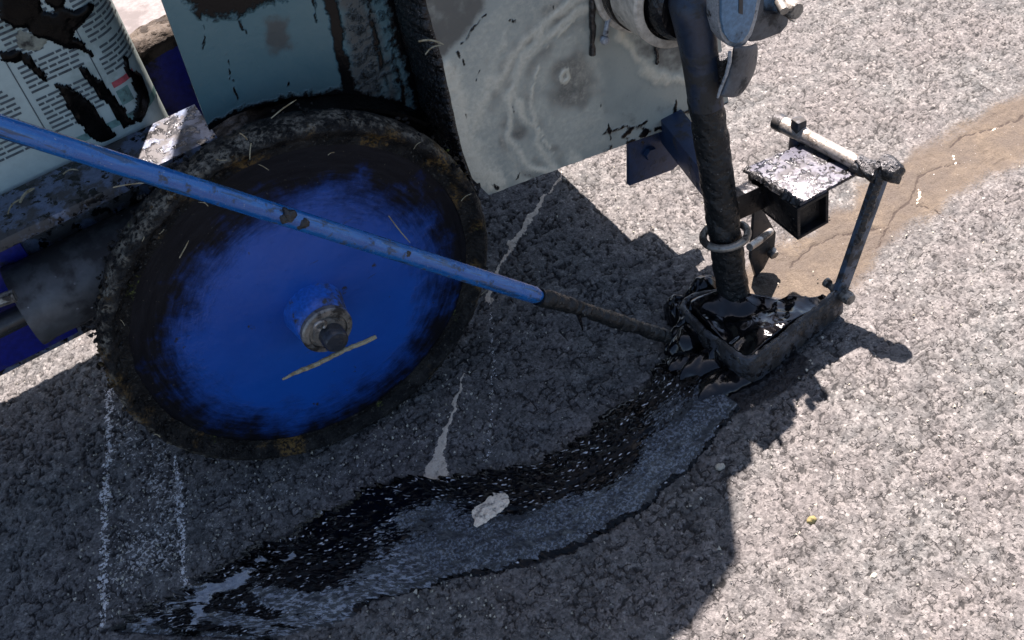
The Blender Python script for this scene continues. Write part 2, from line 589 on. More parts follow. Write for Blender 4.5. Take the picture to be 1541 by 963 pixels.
M['tyre_brown'] = grimy('brown caked tyre', (.045, .034, .022), dirt=(.018, .014, .010), cover=.5, scale=60, rough=.8, bump=.002)
M['tar_pipe'] = tar_mat('tar coated pipe', .34, .0016, 150, (.007, .008, .008), .75, .3)
M['panel_left'] = panel_mat('blue grey tank sheet', (.062, .130, .142), (.082, .148, .155))
M['panel_right'] = panel_mat('mud washed zinc sheet', (.235, .255, .222), (.31, .325, .275))
M['bracket'] = grimy('bracket blue paint', (.008, .024, .062), cover=.35, tar=.2)
M['blue_dark'] = grimy('dark blue paint', (.009, .018, .034), cover=.45, tar=.2)
M['blue_deep'] = grimy('deep blue paint', (.003, .008, .15), cover=.3)
M['blue_rod'] = grimy('scuffed blue rod paint', (.012, .105, .36), dirt=(.016, .045, .10), cover=.36, scale=120, rough=.30, bump=.0003, fleck=(.2, .25, .3))
M['beam'] = grimy('spattered frame steel', (.085, .108, .155), dirt=(.04, .038, .036), cover=.58, scale=48, rough=.36, tar=.46, bump=.0006)
M['black_steel'] = grimy('black steel', (.018, .019, .020), cover=.4, rough=.42, tar=.2, fleck=(.12, .12, .12))
M['tube_grey'] = grimy('dull grey tube', (.060, .063, .064), dirt=(.018, .017, .017), cover=.55, scale=14, rough=.5, bump=.0002, fleck=(.22, .22, .22))
M['box_top'] = grimy('spattered plate', (.046, .047, .062), dirt=(.03, .028, .03), cover=.45, scale=70, rough=.36, tar=.50, bump=.0005)
M['steel'] = grimy('worn bright steel', (.34, .31, .27), dirt=(.08, .065, .05), cover=.4, scale=60, rough=.38, metal=.7)
M['steel_dull'] = grimy('dull hub steel', (.22, .205, .175), dirt=(.035, .03, .024), cover=.45, scale=60, rough=.42, metal=.55)
M['cream'] = grimy('cream enamel', (.42, .37, .29), dirt=(.10, .09, .07), cover=.22, scale=30, rough=.4, tar=.12)
M['valve_blue'] = grimy('blue grey valve paint', (.075, .145, .215), dirt=(.03, .04, .05), cover=.4, scale=40, rough=.42)
M['valve_grey'] = grimy('dark grey cast metal', (.060, .066, .072), dirt=(.02, .02, .02), cover=.4, scale=40, rough=.45, metal=.2)
M['edge_grey'] = grimy('light edge metal', (.26, .27, .27), cover=.35, scale=70, rough=.45, metal=.2)
M['label'] = grimy('printed paper', (.305, .365, .335), dirt=(.23, .28, .25), cover=.35, scale=18, rough=.6, bump=.0001, var=.06)
M['can'] = grimy('grey can wall', (.24, .25, .25), cover=.4, rough=.5)
M['ink'] = grimy('printed ink', (.045, .06, .065), cover=.2, rough=.6, bump=.0001)
M['ink_red'] = grimy('red ink', (.30, .05, .06), cover=.2, rough=.6, bump=.0001)
M['ink_green'] = grimy('green ink', (.10, .19, .17), cover=.2, rough=.6, bump=.0001)
M['mud_label'] = grimy('olive tape', (.17, .18, .14), cover=.35, rough=.6)
M['road_standin_pale'] = grimy('pale sunlit road stand-in', (.125, .112, .104), dirt=(.10, .09, .083), cover=.4, scale=20, rough=.8)
M['stone_white'] = grimy('pale chipping', (.30, .28, .22), dirt=(.2, .17, .12), cover=.3, scale=200, rough=.75)
M['stone_yellow'] = grimy('yellow chipping', (.17, .14, .05), dirt=(.1, .08, .04), cover=.3, scale=200, rough=.75)
M['straw'] = grimy('dry straw', (.24, .21, .13), dirt=(.16, .12, .06), cover=.4, scale=200, rough=.7)
M['sand'] = grimy('damp sand', (.62, .54, .42), dirt=(.24, .22, .19), cover=.36, scale=260, rough=.85, bump=.0015)

# ------------------------------------------------------------------ the road: one sheet, fine relief where the photo looks
SU = [G(*p) for p in ((150, 950), (235, 912), (300, 872), (370, 832), (450, 792), (520, 757), (600, 717), (655, 722), (720, 714), (800, 700), (870, 660), (930, 612), (980, 566), (1005, 540))]
SL = [G(*p) for p in ((400, 965), (500, 936), (560, 906), (640, 882), (720, 862), (800, 850), (860, 831), (920, 796), (980, 754), (1035, 704), (1080, 655), (1112, 612))]


def resample(pts, n):
    pts = np.array(pts)
    s = np.r_[0, np.cumsum(np.hypot(*np.diff(pts, axis=0).T))]
    t = np.linspace(0, s[-1], n)
    return np.c_[np.interp(t, s, pts[:, 0]), np.interp(t, s, pts[:, 1])]


def smooth(p, k):
    for _ in range(k):
        p[1:-1] = (p[:-2] + 2 * p[1:-1] + p[2:]) / 4
    return p


ROAD_H = None


def ground_fields(x, y):
    """relief and surface masks of the road at world x, y"""
    wx = (fbm(x * 120, y * 120, 5, 3) - .5) * 1.1; wy = (fbm(x * 120, y * 120, 6, 3) - .5) * 1.1
    f1, f2, cid, dx, dy = worley(x / .0082 + wx, y / .0082 + wy, 3)
    g1, g2, cid2, _, _ = worley(x / .0042 + wx, y / .0042 + wy, 8)
    open_ = sstep(.47, .55, fbm(x * 100 + 3, y * 100, 21, 2))
    edge = 1 - sstep(.05, .27, f2 - f1)
    edge2 = 1 - sstep(.02, .22, g2 - g1)
    cav = np.clip(edge * (.05 + .95 * open_) + .30 * edge2 * (.3 + open_), 0, 1)
    tilt = (cid - .5) * dx * 1.6 + (_h(np.floor(cid * 997), np.floor(cid * 331), 4) - .5) * dy * 1.6
    h = .0009 * (cid - .5) + .0009 * tilt - .0018 * cav - .0006 * f1 + .0005 * (fbm(x * 90, y * 90, 31, 3) - .5) + .0010 * (fbm(x * 330, y * 330, 32, 2) - .5) + .004 * (fbm(x * 7, y * 7, 40, 3) - .5)
    # sand filled band of the old crack
    up = [(1120, 395), (1185, 355), (1250, 312), (1330, 252), (1400, 208), (1460, 180), (1541, 142), (1640, 100)]
    lo = [(1180, 500), (1285, 440), (1330, 392), (1390, 335), (1440, 300), (1490, 268), (1541, 232), (1640, 180)]
    A = np.array([G(*p) for p in up]); B = np.array([G(*p) for p in lo])
    cen = (A + B) / 2; hw = np.hypot(*(A - B).T) / 2
    d, wd = pdist(x, y, cen, hw)
    wob = (fbm(x * 40, y * 40, 51, 3) - .5) * .018
    sand = 1 - sstep(-.036, .024, d - wd * 1.02 + wob * 1.6)
    sand *= sstep(-.18, -.145, y) * sstep(.30, .345, x)
    hair = np.zeros_like(x)
    for pl in ([(1190, 400), (1215, 372), (1262, 350), (1300, 345), (1330, 338)], [(1320, 372), (1345, 318), (1368, 300), (1385, 262), (1420, 248), (1445, 243)], [(1430, 220), (1445, 205), (1500, 190), (1541, 172)], [(1440, 330), (1400, 310), (1372, 305)]):
        q = [G(*p) for p in pl]
        dd, _ = pdist(x + (fbm(x * 150, y * 150, 61, 2) - .5) * .006, y + (fbm(x * 150, y * 150, 62, 2) - .5) * .006, q)
        hair = np.maximum(hair, .8 - .8 * sstep(.0003, .0024, dd))
    crack = np.zeros_like(x)
    px = [(850, 255), (836, 278), (815, 300), (798, 325), (788, 345), (772, 366), (755, 398), (744, 420), (737, 450)]
    q = [G(*p) for p in px]
    jx = x + (fbm(x * 110, y * 110, 71, 3) - .5) * .009; jy = y + (fbm(x * 110, y * 110, 72, 3) - .5) * .009
    dd, ww = pdist(jx, jy, q, [.0010, .0014, .0026, .0036, .0036, .003, .002, .002, .004])
    crack = np.maximum(crack, 1 - sstep(.4, 1.3, dd / np.maximum(ww, 1e-4)))
    px = [(697, 560), (690, 590), (684, 612), (672, 642), (667, 662), (660, 685), (655, 712), (654, 726)]
    q = [G(*p) for p in px]
    dd, ww = pdist(jx, jy, q, [.0008, .0018, .002, .002, .004, .006, .012, .010])
    crack = np.maximum(crack, 1 - sstep(.4, 1.3, dd / np.maximum(ww, 1e-4)))
    for pl, ww in (([(1440, 222), (1437, 234), (1441, 246)], .0007), ([(1384, 284), (1381, 304)], .0007), ([(1500, 190), (1490, 198)], .0007)):
        dd, _ = pdist(jx, jy, [G(*p) for p in pl])
        crack = np.maximum(crack, 1 - sstep(.4, 1.4, dd / ww))
    chalk = np.zeros_like(x)
    for pl, ww in (([(165, 590), (163, 680), (157, 760), (156, 850), (155, 940)], .0030), ([(264, 690), (270, 740), (273, 800), (278, 880)], .0026)):
        dd, _ = pdist(jx, jy, [G(*p) for p in pl])
        chalk = np.maximum(chalk, .56 - .56 * sstep(.5, 2.2, dd / ww))
    for pl, ww in (([(737, 450), (742, 560), (735, 690)], .0022),):
        dd, _ = pdist(jx, jy, [G(*p) for p in pl])
        chalk = np.maximum(chalk, .36 - .36 * sstep(.5, 1.6, dd / ww))
    zone = polymask(x, y, [G(*p) for p in ((160, 590), (270, 690), (420, 690), (640, 600), (740, 480), (760, 690), (600, 715), (450, 780), (300, 870), (150, 945))], .03)
    zone2 = polymask(x, y, [G(*p) for p in ((162, 600), (275, 690), (280, 885), (155, 945))], .004)
    low = fbm(x * 30, y * 30, 81, 3)
    dust = .02 + .30 * zone + .20 * zone2 + (low - .5) * .45
    dust = dust * (1 - .6 * sstep(.28, .4, x))
    # white scuffs on the open road; the last entry paints a sunlit patch
    for cx, cy, rr in ((1418, 755, .02), (1400, 700, .012), (1130, 655, .014)):
        c = G(cx, cy)
        dust = dust + .4 * np.exp(-((x - c[0]) ** 2 + (y - c[1]) ** 2) / rr ** 2)
    # grip dirt around the wheel contact, tar film round strip and shoe
    st = np.r_[np.array(SU), np.array(SL)[::-1]]
    tar = np.clip(polymask(x, y, st, .006), 0, 1)
    c = G(1075, 570)
    tar = np.maximum(tar, 1 - sstep(.030, .058, np.hypot((x - c[0]) * .9, y - c[1])))
    c = G(1155, 568)
    tar = np.maximum(tar, 1 - sstep(.016, .040, np.hypot((x - c[0]) * .7, (y - c[1]) * 1.3)))
    c = G(1120, 490)
    tar = np.maximum(tar, 1 - sstep(.030, .045, np.hypot((x - c[0]) * .8, (y - c[1]) * 1.1)))
    smooth_ = np.clip(sand + crack, 0, 1)
    h = h * (1 - .62 * smooth_) - .0018 * sand + .0006 * crack - .0015 * hair
    cav = cav * (1 - .9 * smooth_)
    return h, dict(cavity=cav, stone=cid, sand=sand, crack=crack, chalk=chalk, tarstain=tar, dust=dust, hairline=hair)


gx = np.r_[np.arange(-.42, .46, .0017), np.arange(.46, 1.0, .0026)]
gy = np.r_[np.arange(-.52, .02, .0016), np.arange(.02, .36, .0024), np.arange(.36, 1.2, .006)]
X, Y = np.meshgrid(gx, gy, indexing='ij')
H, AT = ground_fields(X, Y)
bx = np.minimum(np.minimum(X - gx[0], gx[-1] - X), np.minimum(Y - gy[0], gy[-1] - Y))
H = H * sstep(0, .03, bx)
# carry the sheet on to the horizon
far = np.array([3., 12., 60., 300., 900.])
ex = np.r_[gx[0] - far[::-1], gx, gx[-1] + far]
ey = np.r_[gy[0] - far[::-1], gy, gy[-1] + far]
k = len(far)
P = np.zeros((len(ex), len(ey), 3))
P[..., 0], P[..., 1] = np.meshgrid(ex, ey, indexing='ij')
P[k:-k, k:-k, 2] = H
full = {}
for nme, a in AT.items():
    z = np.full(P.shape[:2], .25 if nme == 'stone' else 0.0)
    z[k:-k, k:-k] = a
    full[nme] = z
road = link('road', grid_mesh('road', P, full), M['asphalt'])
tag(road, 'rough grey asphalt road surface with a sandy old crack', None, None, 'structure')


def road_z(x, y):
    return float(ground_fields(np.array([float(x)]), np.array([float(y)]))[0][0])


pv = MB()  # pale slabs put in for the overexposed sunlit road far behind
for i in range(5):
    for j in range(2):
        pv.box((-.75 + i * .5, 1.02 + j * .5, .0), (.494, .494, .03), bev=.003)
pav = pv.build('sunlit_road_standin', M['road_standin_pale'])
tag(pav, 'pale slabs standing for the overexposed sunlit road behind the machine', None, None, 'structure')

# ------------------------------------------------------------------ fresh sealant strip
n_s, n_t = 620, 90
a_ = smooth(resample(SU, n_s), 30); b_ = smooth(resample(SL, n_s), 30)
s_len = np.r_[0, np.cumsum(np.hypot(*np.diff((a_ + b_) / 2, axis=0).T))]
# start further off the frame edge so the end is not seen
sv = s_len[:, None] * np.ones((1, n_t)); tv = np.linspace(-.04, 1.04, n_t)[None, :] * np.ones((n_s, 1))
wob_a = (fbm(s_len * 70, s_len * 0 + 3, 5, 4) - .5) * .16 + (fbm(s_len * 260, s_len * 0, 15, 3) - .5) * .12
wob_b = (fbm(s_len * 40, s_len * 0 + 9, 6, 4) - .5) * .10 + (fbm(s_len * 260, s_len * 0, 16, 3) - .5) * .04
tt = tv + (1 - tv) * wob_a[:, None] * np.exp(-tv * 4) + tv * wob_b[:, None] * np.exp(-(1 - tv) * 4)
Pxy = a_[:, None, :] * (1 - tt[..., None]) + b_[:, None, :] * tt[..., None]
gh, _ = ground_fields(Pxy[..., 0], Pxy[..., 1])
edge = np.minimum(sstep(-.04, .07, tv), sstep(1.04, .95, tv)) * sstep(0, .01, sv)
width = .075
rip = (fbm(sv * 95, tv * width * 420, 12, 3) - .5) * .0024 * np.exp(-((tv - .38) / .42) ** 2) + (fbm(sv * 230, tv * width * 230, 13, 3) - .5) * .0016
lap = .0022 * sstep(.50, .44, tv + (fbm(sv * 20, sv * 0, 14, 2) - .5) * .3)
zz = gh * (.35 + .5 * (1 - edge)) - .0012 + edge * (.0042 + rip + lap)
matte_sheen = sstep(.36, .80, tv + (fbm(sv * 16, tv * 3, 18, 3) - .5) * .55 + .1 * np.cos(sv * 24 + 1.2))  # band that is rougher and carries the painted sky sheen
matte_sheen = matte_sheen * sstep(.01, .07, 1.02 - tv + (fbm(sv * 90, sv * 0, 77, 3) - .5) * .08)
matte_sheen = matte_sheen * sstep(.02, .10, s_len[:, None]) + sstep(.35, .7, fbm(sv * 60, tv * 6, 19, 3)) * (1 - sstep(.05, .13, sv))
sky_sheen = np.zeros_like(tv)  # where the painted sky reflection is strongest
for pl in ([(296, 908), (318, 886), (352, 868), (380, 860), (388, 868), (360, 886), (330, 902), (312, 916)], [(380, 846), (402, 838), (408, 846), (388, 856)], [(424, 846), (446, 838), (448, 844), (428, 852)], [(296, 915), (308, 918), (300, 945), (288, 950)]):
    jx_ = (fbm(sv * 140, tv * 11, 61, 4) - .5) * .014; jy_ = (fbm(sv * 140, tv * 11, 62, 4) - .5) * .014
    sky_sheen = np.maximum(sky_sheen, polymask(Pxy[..., 0] + jx_, Pxy[..., 1] + jy_, [G(*p) for p in pl], .0035))
matte_sheen = np.maximum(matte_sheen, sstep(.3, .6, sky_sheen))
coarse_sheen = 1 - sstep(.14, .22, sv + (tv - .6) * .05)  # coarser speckle of the painted sheen at the strip's start
me = grid_mesh('sealant_strip', np.dstack([Pxy, zz]), dict(matte_sheen=matte_sheen, edge=edge, sky_sheen=sky_sheen, coarse_sheen=coarse_sheen))
uvl = me.uv_layers.new(name='UVMap')
li = np.empty(len(me.loops), np.int32); me.loops.foreach_get('vertex_index', li)
uv = np.stack([sv.reshape(-1), tv.reshape(-1) * width], -1)[li]
uvl.data.foreach_set('uv', uv.reshape(-1).astype(np.float32))
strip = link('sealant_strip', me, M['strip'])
tag(strip, 'wet black band of crack sealant curving across the road behind the shoe', 'sealant')


def blob(name, c, size, seed, mat, parent=None, amp=.3, freq=90, n=28, rotz=0.0, oc=4):
    """lumpy flattened mound"""
    th = np.linspace(0, 2 * np.pi, n * 2 + 1)[None, :]; ph = np.linspace(1e-3, np.pi / 2 * 1.12, n)[:, None]
    k = 1 + (fbm(np.cos(th) * 2 * np.sin(ph) + 9 + freq * .01, np.sin(th) * 2 * np.sin(ph) + ph + 5, seed, oc) - .5) * amp * 2
    x = np.sin(ph) * np.cos(th) * size[0] * k; y = np.sin(ph) * np.sin(th) * size[1] * k; z = np.cos(ph) * size[2] * k
    x[:, -1] = x[:, 0]; y[:, -1] = y[:, 0]; z[:, -1] = z[:, 0]
    cr, sr = math.cos(rotz), math.sin(rotz)
    Pn = np.dstack([c[0] + x * cr - y * sr, c[1] + x * sr + y * cr, c[2] + z + 0 * th])
    return link(name, grid_mesh(name, Pn), mat, parent)


c = G(738, 765, .005)
sp = blob('sand_patch', (c[0], c[1], .0050), (.0185, .0098, .0016), 3, M['sand'], None, .30, rotz=.25, n=56, oc=6)
roughen(sp, .0012, 420, 5)
tag(sp, 'small pale sand patch caught in the middle of the wet black strip', 'sand')
for (px, py, r, nm, lab) in ((1084, 702, .0042, 'stone_white', 'cream stone chip in the shade right of the strip end'),
                             (1221, 783, .0042, 'stone_yellow', 'yellow stone chip lying alone on the sunlit road'),
                             (1315, 868, .0034, 'stone_white', 'long white chip on the sunlit road near the bottom')):
    c = G(px, py)
    o = blob('stone_chip', (c[0], c[1], road_z(*c)), (r, r * .7, r * .7), px, M[nm], None, .5, n=9)
    tag(o, lab, 'stone', 'loose stone chips on the road')

# loose grit: far too small and many to count
bm = MB().bm
cnt = 0
while cnt < 1500:
    if cnt < 900:
        px, py = random.uniform(120, 760), random.uniform(560, 930)
    else:
        px, py = random.uniform(0, 1541), random.uniform(250, 963)
    c = G(px, py)
    if inpoly(np.array([c[0]]), np.array([c[1]]), list(map(tuple, SU)) + list(map(tuple, SL[::-1])))[0]:
        cnt += 1
        continue
    r = random.uniform(.0006, .0013) * (1.5 if random.random() < .06 else 1)
    q = Matrix.Rotation(random.uniform(0, 6.3), 3, Vector((random.random(), random.random(), random.random() + .1)).normalized())
    vs = [bm.verts.new(Vector((c[0], c[1], .0004)) + q @ Vector(p) * r * random.uniform(.7, 1.3)) for p in ((1, 0, -.7), (-.6, .8, -.7), (-.6, -.8, -.6), (0, 0, 1), (.6, .7, .5))]
    for f in ((0, 1, 3), (1, 2, 3), (2, 0, 3), (0, 4, 1), (4, 3, 1), (0, 3, 4)):
        try:
            bm.faces.new([vs[i] for i in f])
        except ValueError:
            pass
    cnt += 1
mbx = MB(); mbx.bm.free(); mbx.bm = bm
grit = mbx.build('loose_grit', M['stone_white'], None, False)
tag(grit, 'scattered pale grit lying on the shaded asphalt below the wheel', 'grit', None, 'stuff')

# ------------------------------------------------------------------ the crack sealing machine
mach = empty('crack_sealing_machine', 'crack sealing machine with grimy grey tank, blue disc wheels and a feed pipe', 'machine', (0, .1, 0))
OFF = Vector(mach.location)


def own(o):
    """keep a child's world position after parenting to the machine"""
    o.parent = mach
    o.matrix_parent_inverse = Matrix.Translation(-OFF)
    return o


RW = .16


def make_wheel(vf, cx=0.0, seed=0, far=False):
    """disc wheel; the disc's outer face looks along -Y at y = vf"""
    we = empty('wheel', None, None)
    we.location = (cx, vf, RW)
    n = 360
    prof = [(.140, .006), (.1465, .0066), (.151, .0018), (.154, -.0008), (.158, .002), (.160, .006), (.1605, .013), (.160, .022), (.158, .028), (.152, .031), (.10, .031)]
    pr = []
    for (r1, t1), (r2, t2) in zip(prof, prof[1:]):
        m = max(2, int(math.hypot(r2 - r1, t2 - t1) / .0016))
        for i in range(m):
            pr.append((r1 + (r2 - r1) * i / m, t1 + (t2 - t1) * i / m))
    pr.append(prof[-1])
    pr = np.array(pr)
    th = np.linspace(0, 2 * np.pi, n + 1)[None, :]
    R_, T_ = pr[:, 0][:, None], pr[:, 1][:, None]
    sidx = np.cumsum(np.r_[0, np.hypot(*np.diff(pr, axis=0).T)])[:, None]
    ang = th % (2 * np.pi)
    lump = (fbm(np.cos(ang) * 14 + 20, np.sin(ang) * 14 + 20 + sidx * 160, seed + 2, 4) - .5)
    lump2 = (fbm(np.cos(ang) * 40 + 60, np.sin(ang) * 40 + 60 + sidx * 330, seed + 3, 3) - .5)
    # dirt cakes the rim mostly on the left and top
    cake = .5 + .9 * np.clip(np.cos(ang - 2.5), 0, 1)
    wgt = sstep(.128, .150, R_) * sstep(.10, .15, R_)
    d = (lump * .0042 + lump2 * .0030) * cake * wgt
    r2 = R_ + d * .9; t2 = T_ - np.abs(d) * .7
    Pn = np.dstack([r2 * np.cos(th), t2 + 0 * th, r2 * np.sin(th)])
    crust = sstep(.1545, .1590, R_) * sstep(.026, .012, T_) * sstep(.36, .55, fbm(np.cos(ang) * 30 + 9, np.sin(ang) * 30 + 7 + sidx * 200, seed + 9, 3)) * (.45 + .55 * np.clip(np.cos(ang - 2.2) + .35, 0, 1))
    tyre = link('tyre', grid_mesh('tyre', Pn, dict(crust=crust)), M['tyre_brown' if far else 'tyre'], we)
    # disc: slightly domed sheet
    rr = np.linspace(.012, .1515 if far else .146, 60)[:, None]; th2 = np.linspace(0, 2 * np.pi, 241)[None, :]
    tdome = .0058 - .0085 * (1 - (rr / .135) ** 2)
    dent = (fbm(rr * np.cos(th2) * 22 + 9, rr * np.sin(th2) * 22 + 9, seed + 5, 3) - .5) * .0016
    Pn = np.dstack([rr * np.cos(th2), tdome + dent, rr * np.sin(th2)])
    link('disc', grid_mesh('disc', Pn), M['blue_deep' if far else 'disc'], we)
    bk = MB(); bk.lathe([(.012, .024), (.13, .026)], (0, 0, 0), (0, 1, 0), 64)
    bk.build('back_plate', M['black_steel'], we)
    h = MB(); h.lathe([(.0245, .0), (.0238, -.006), (.0222, -.018), (.0205, -.0255), (.0185, -.0275), (.0, -.0275)], (0, 0, 0), (0, 1, 0), 48)
    hub = h.build('hub', M['hubblue'], we)
    roughen(hub, .0012, 120, 4)
    h = MB(); h.lathe([(.012, -.026), (.0195, -.0265), (.0208, -.0280), (.0208, -.0318), (.0196, -.0335), (.0158, -.0338), (.0150, -.0322), (.0128, -.0322), (.0122, -.0362), (.0, -.0362)], (0, 0, 0), (0, 1, 0), 48)
    h.build('washer', M['steel_dull'], we)
    h = MB(); h.lathe([(.0102, -.035), (.0099, -.0465), (.0085, -.0485), (.0, -.049)], (.001, 0, -.001), (0, 1, 0), 40)
    h.build('axle_end', M['axle'], we)
    return we


M['hubblue'] = grimy('hub blue paint', (.012, .085, .36), dirt=(.03, .028, .025), cover=.34, scale=55, rough=.34, bump=.0005)
M['axle'] = grimy('oily axle steel', (.016, .020, .026), cover=.35, rough=.3, scale=90)
wh = make_wheel(0.0, 0.0, 0)
# split pin with its eye
pa, pb = U(425, 571, 'y', -.047), U(565, 506, 'y', -.047)
pt = [pa.lerp(pb, i / 24) - Vector((0, 0, RW)) for i in range(25)]
pt = [p + Vector((random.uniform(-.0004, .0004), 0, random.uniform(-.0004, .0004) + .0006 * math.sin(i * .5))) for i, p in enumerate(pt)]
m = MB(); m.tube(pt, [.0008 + .0010 * min(1, i / 5) for i in range(24)] + [.0015], 10)
pin = m.build('split_pin', M['steel_pin'] if 'steel_pin' in M else M['straw'], wh)
c = U(482, 490, 'y', -.039) - Vector((0, 0, RW))
m = MB()
m.tube([c + Vector((math.cos(a) * .0046, -.001 * math.sin(a), math.sin(a) * .0046)) for a in np.linspace(-1.2, 4.4, 22)], .0013, 10)
m.build('pin_eye', M['steel'], wh)
wh.parent = mach; wh.matrix_parent_inverse = Matrix.Translation(-OFF)

# grit, straw and clods stuck to the near wheel
bm = MB()
for i in range(420):
    a = random.uniform(0, 2 * math.pi)
    if random.random() < .5:
        a = random.gauss(2.4, .7)
    r = random.choice((random.uniform(.145, .163), random.uniform(.157, .164)))
    y = random.uniform(.0, .028) if r > .157 else random.uniform(-.002, .003)
    s = random.uniform(.0008, .0022)
    q = Matrix.Rotation(random.uniform(0, 6.3), 3, Vector((random.random(), random.random(), random.random() + .1)).normalized())
    t = bmesh.new()
    bmesh.ops.create_icosphere(t, subdivisions=1, radius=s)
    for v in t.verts:
        v.co = q @ Vector((v.co.x * 1.5, v.co.y, v.co.z * .8)) * random.uniform(.8, 1.25) + Vector((r * math.cos(a), y, r * math.sin(a)))
    bm._add(t)
cl = bm.build('dirt_clods', M['clod'] if 'clod' in M else M['tyre'], wh, False)
tag(cl, None, None, None, 'stuff')
bm = MB()


def straw(bm, p, q, r=.0005, bow=.004):
    p, q = Vector(p), Vector(q)
    s = (q - p).orthogonal().normalized() * bow
    bm.tube([p.lerp(q, i / 6) + s * math.sin(math.pi * i / 6) for i in range(7)], [r] * 6 + [r * .4], 5)


for i in range(13):
    a = random.gauss(2.2, .9) if i < 10 else random.uniform(0, 6.3)
    r = random.uniform(.135, .16); L = random.uniform(.004, .014)
    b = a + random.uniform(-1.5, 1.5)
    y = -.002 - random.random() * .002
    straw(bm, (r * math.cos(a), y, r * math.sin(a)), (r * math.cos(a) + L * math.cos(b), y - .001, r * math.sin(a) + L * math.sin(b)), random.uniform(.0002, .0004), random.uniform(0, .0012))
for p, q, y in (((408, 178), (446, 150), .018), ((585, 325), (617, 365), -.004), ((378, 215), (376, 240), .0), ((372, 210), (360, 200), .0), ((270, 388), (284, 362), -.003), ((170, 282), (222, 275), .02)):
    A = U(*p, 'y', y) - Vector((0, 0, RW)); B = U(*q, 'y', y - .004) - Vector((0, 0, RW))
    straw(bm, A, B, .0005, .0006)
st = bm.build('straw', M['straw'], wh)
tag(st, None, None, None, 'stuff')

wh2 = make_wheel(.195, .012, 5, True)
wh2.parent = mach; wh2.matrix_parent_inverse = Matrix.Translation(-OFF)

# axle between the wheels, axle tube under the beam
m = MB(); m.tube([(0, .03, RW), (0, .2, RW)], .012, 24)
own(m.build('axle', M['black_steel']))

# frame beam: channel section, flange on top, web behind
ZB = .290
fa, fb = U(4, 368, 'z', ZB), U(315, 203, 'z', ZB)
vfront = (fa.y + fb.y) / 2
vback = vfront + .053
u0, u1 = -.50, fb.x + .004
fl = MB()
nu, nv = 120, 16
gu = np.linspace(u0, u1, nu)
# flange, rounded front lip
sec = [(vback + .004, ZB - .150), (vback + .004, ZB - .004), (vback + .001, ZB), (vfront + .004, ZB), (vfront + .001, ZB - .001), (vfront, ZB - .004), (vfront + .001, ZB - .010), (vfront + .005, ZB - .010), (vfront + .0055, ZB - .006), (vback - .002, ZB - .006), (vback - .002, ZB - .150)]
rings = []
for x in gu:
    rings.append([fl.bm.verts.new((x, y, z)) for y, z in sec])
for a, b in zip(rings, rings[1:]):
    for i in range(len(sec)):
        j = (i + 1) % len(sec)
        fl.bm.faces.new((a[i], a[j], b[j], b[i]))
fl.bm.faces.new(rings[0]); fl.bm.faces.new(rings[-1][::-1])
beam = own(fl.build('frame_beam', M['beam'], None, True, 50))
# the blue painted side sheet of the beam below
m = MB(); m.box((-.335, vback - .006, .208), (.33, .005, .118), bev=.001)
o = m.build('side_plate', M['blue_deep'], beam)
# crusty tar and twigs on the flange
bm = MB()
for p, q in (((30, 305), (52, 283)), ((12, 322), (30, 300)), ((95, 262), (118, 256))):
    A = U(*p, 'z', ZB + .002); B = U(*q, 'z', ZB + .003)
    straw(bm, A, B, .0011 if p[0] == 30 else .0006, .002)
o = tag(bm.build('twigs', M['straw'], beam), kind='stuff')
# far beam
m = MB(); m.box((-.32, .335, ZB - .03), (.42, .05, .06), bev=.003)
o = own(m.build('frame_beam', M['beam']))
m = MB(); m.box((-.275, (vback + .31) / 2 + .003, ZB - .048), (.45, .31 - vback, .006), bev=.001)
own(m.build('platform', M['beam']))
for x in (-.47, -.22):
    m = MB(); m.box((x, (vback + .31) / 2 + .004, ZB - .0765), (.03, .30 - vback, .05), bev=.002)
    own(m.build('cross_member', M['black_steel']))

m = MB(); m.prism([(-.55, .05, .63), (-.03, .05, .63), (-.03, .05, .90), (-.07, .05, .95), (-.55, .05, .95)], (0, .34, 0), .01)  # unseen block added overhead to keep sky light and sun off the ground
m.prism([(-.031, .05, .632), (.085, .05, .632), (.085, .05, .93), (-.031, .05, .93)], (0, .15, 0), .006)  # unseen extension added to shade the ground below
own(m.build('sky_block', M['valve_grey']))
# burner tube and its rod under the beam
tv_, tz_ = vfront + .024, .2120
m = MB()
xs = np.linspace(-.192, .0, 40)
m.tube([(x, tv_, tz_) for x in xs], [.0325 + (.001 if i in (0, 1) else 0) for i in range(40)], 48)
tube = own(m.build('burner_tube', M['tube_grey']))
m = MB(); m.lathe([(.020, -.4), (.0088, -.38), (.0088, 0)], (-.185, tv_ - .004, tz_ - .004), (1, 0, 0), 20)
own(m.build('rod_shaft', M['black_steel']))
m = MB(); m.tube([(-.206, tv_ - .026, .246), (-.188, tv_ - .03, .246)], .005, 8)
m.build('bolt', M['steel_dull'], tube)

# tank: hull behind the sheets, stepped in round the wheels
m = MB()
m.box((.265, .22, .225), (.16, .26, .22), bev=.004)
m.prism([(.125, .086, .338), (.375, .086, .338), (.385, .086, .42), (.418, .086, .50), (.418, .086, .93), (.37, .086, 1.0), (.125, .086, 1.0)], (0, .27, 0), .008)
m.box((.356, .070, .236), (.034, .076, .196), bev=.003)  # unseen corner block added to cast shadow left of the pipe
m.box((.0985, .135, .67), (.052, .098, .64), bev=.004)  # unseen front step, shaped to leave a sun gap onto the flange
tank = own(m.build('tank', M['black_steel']))
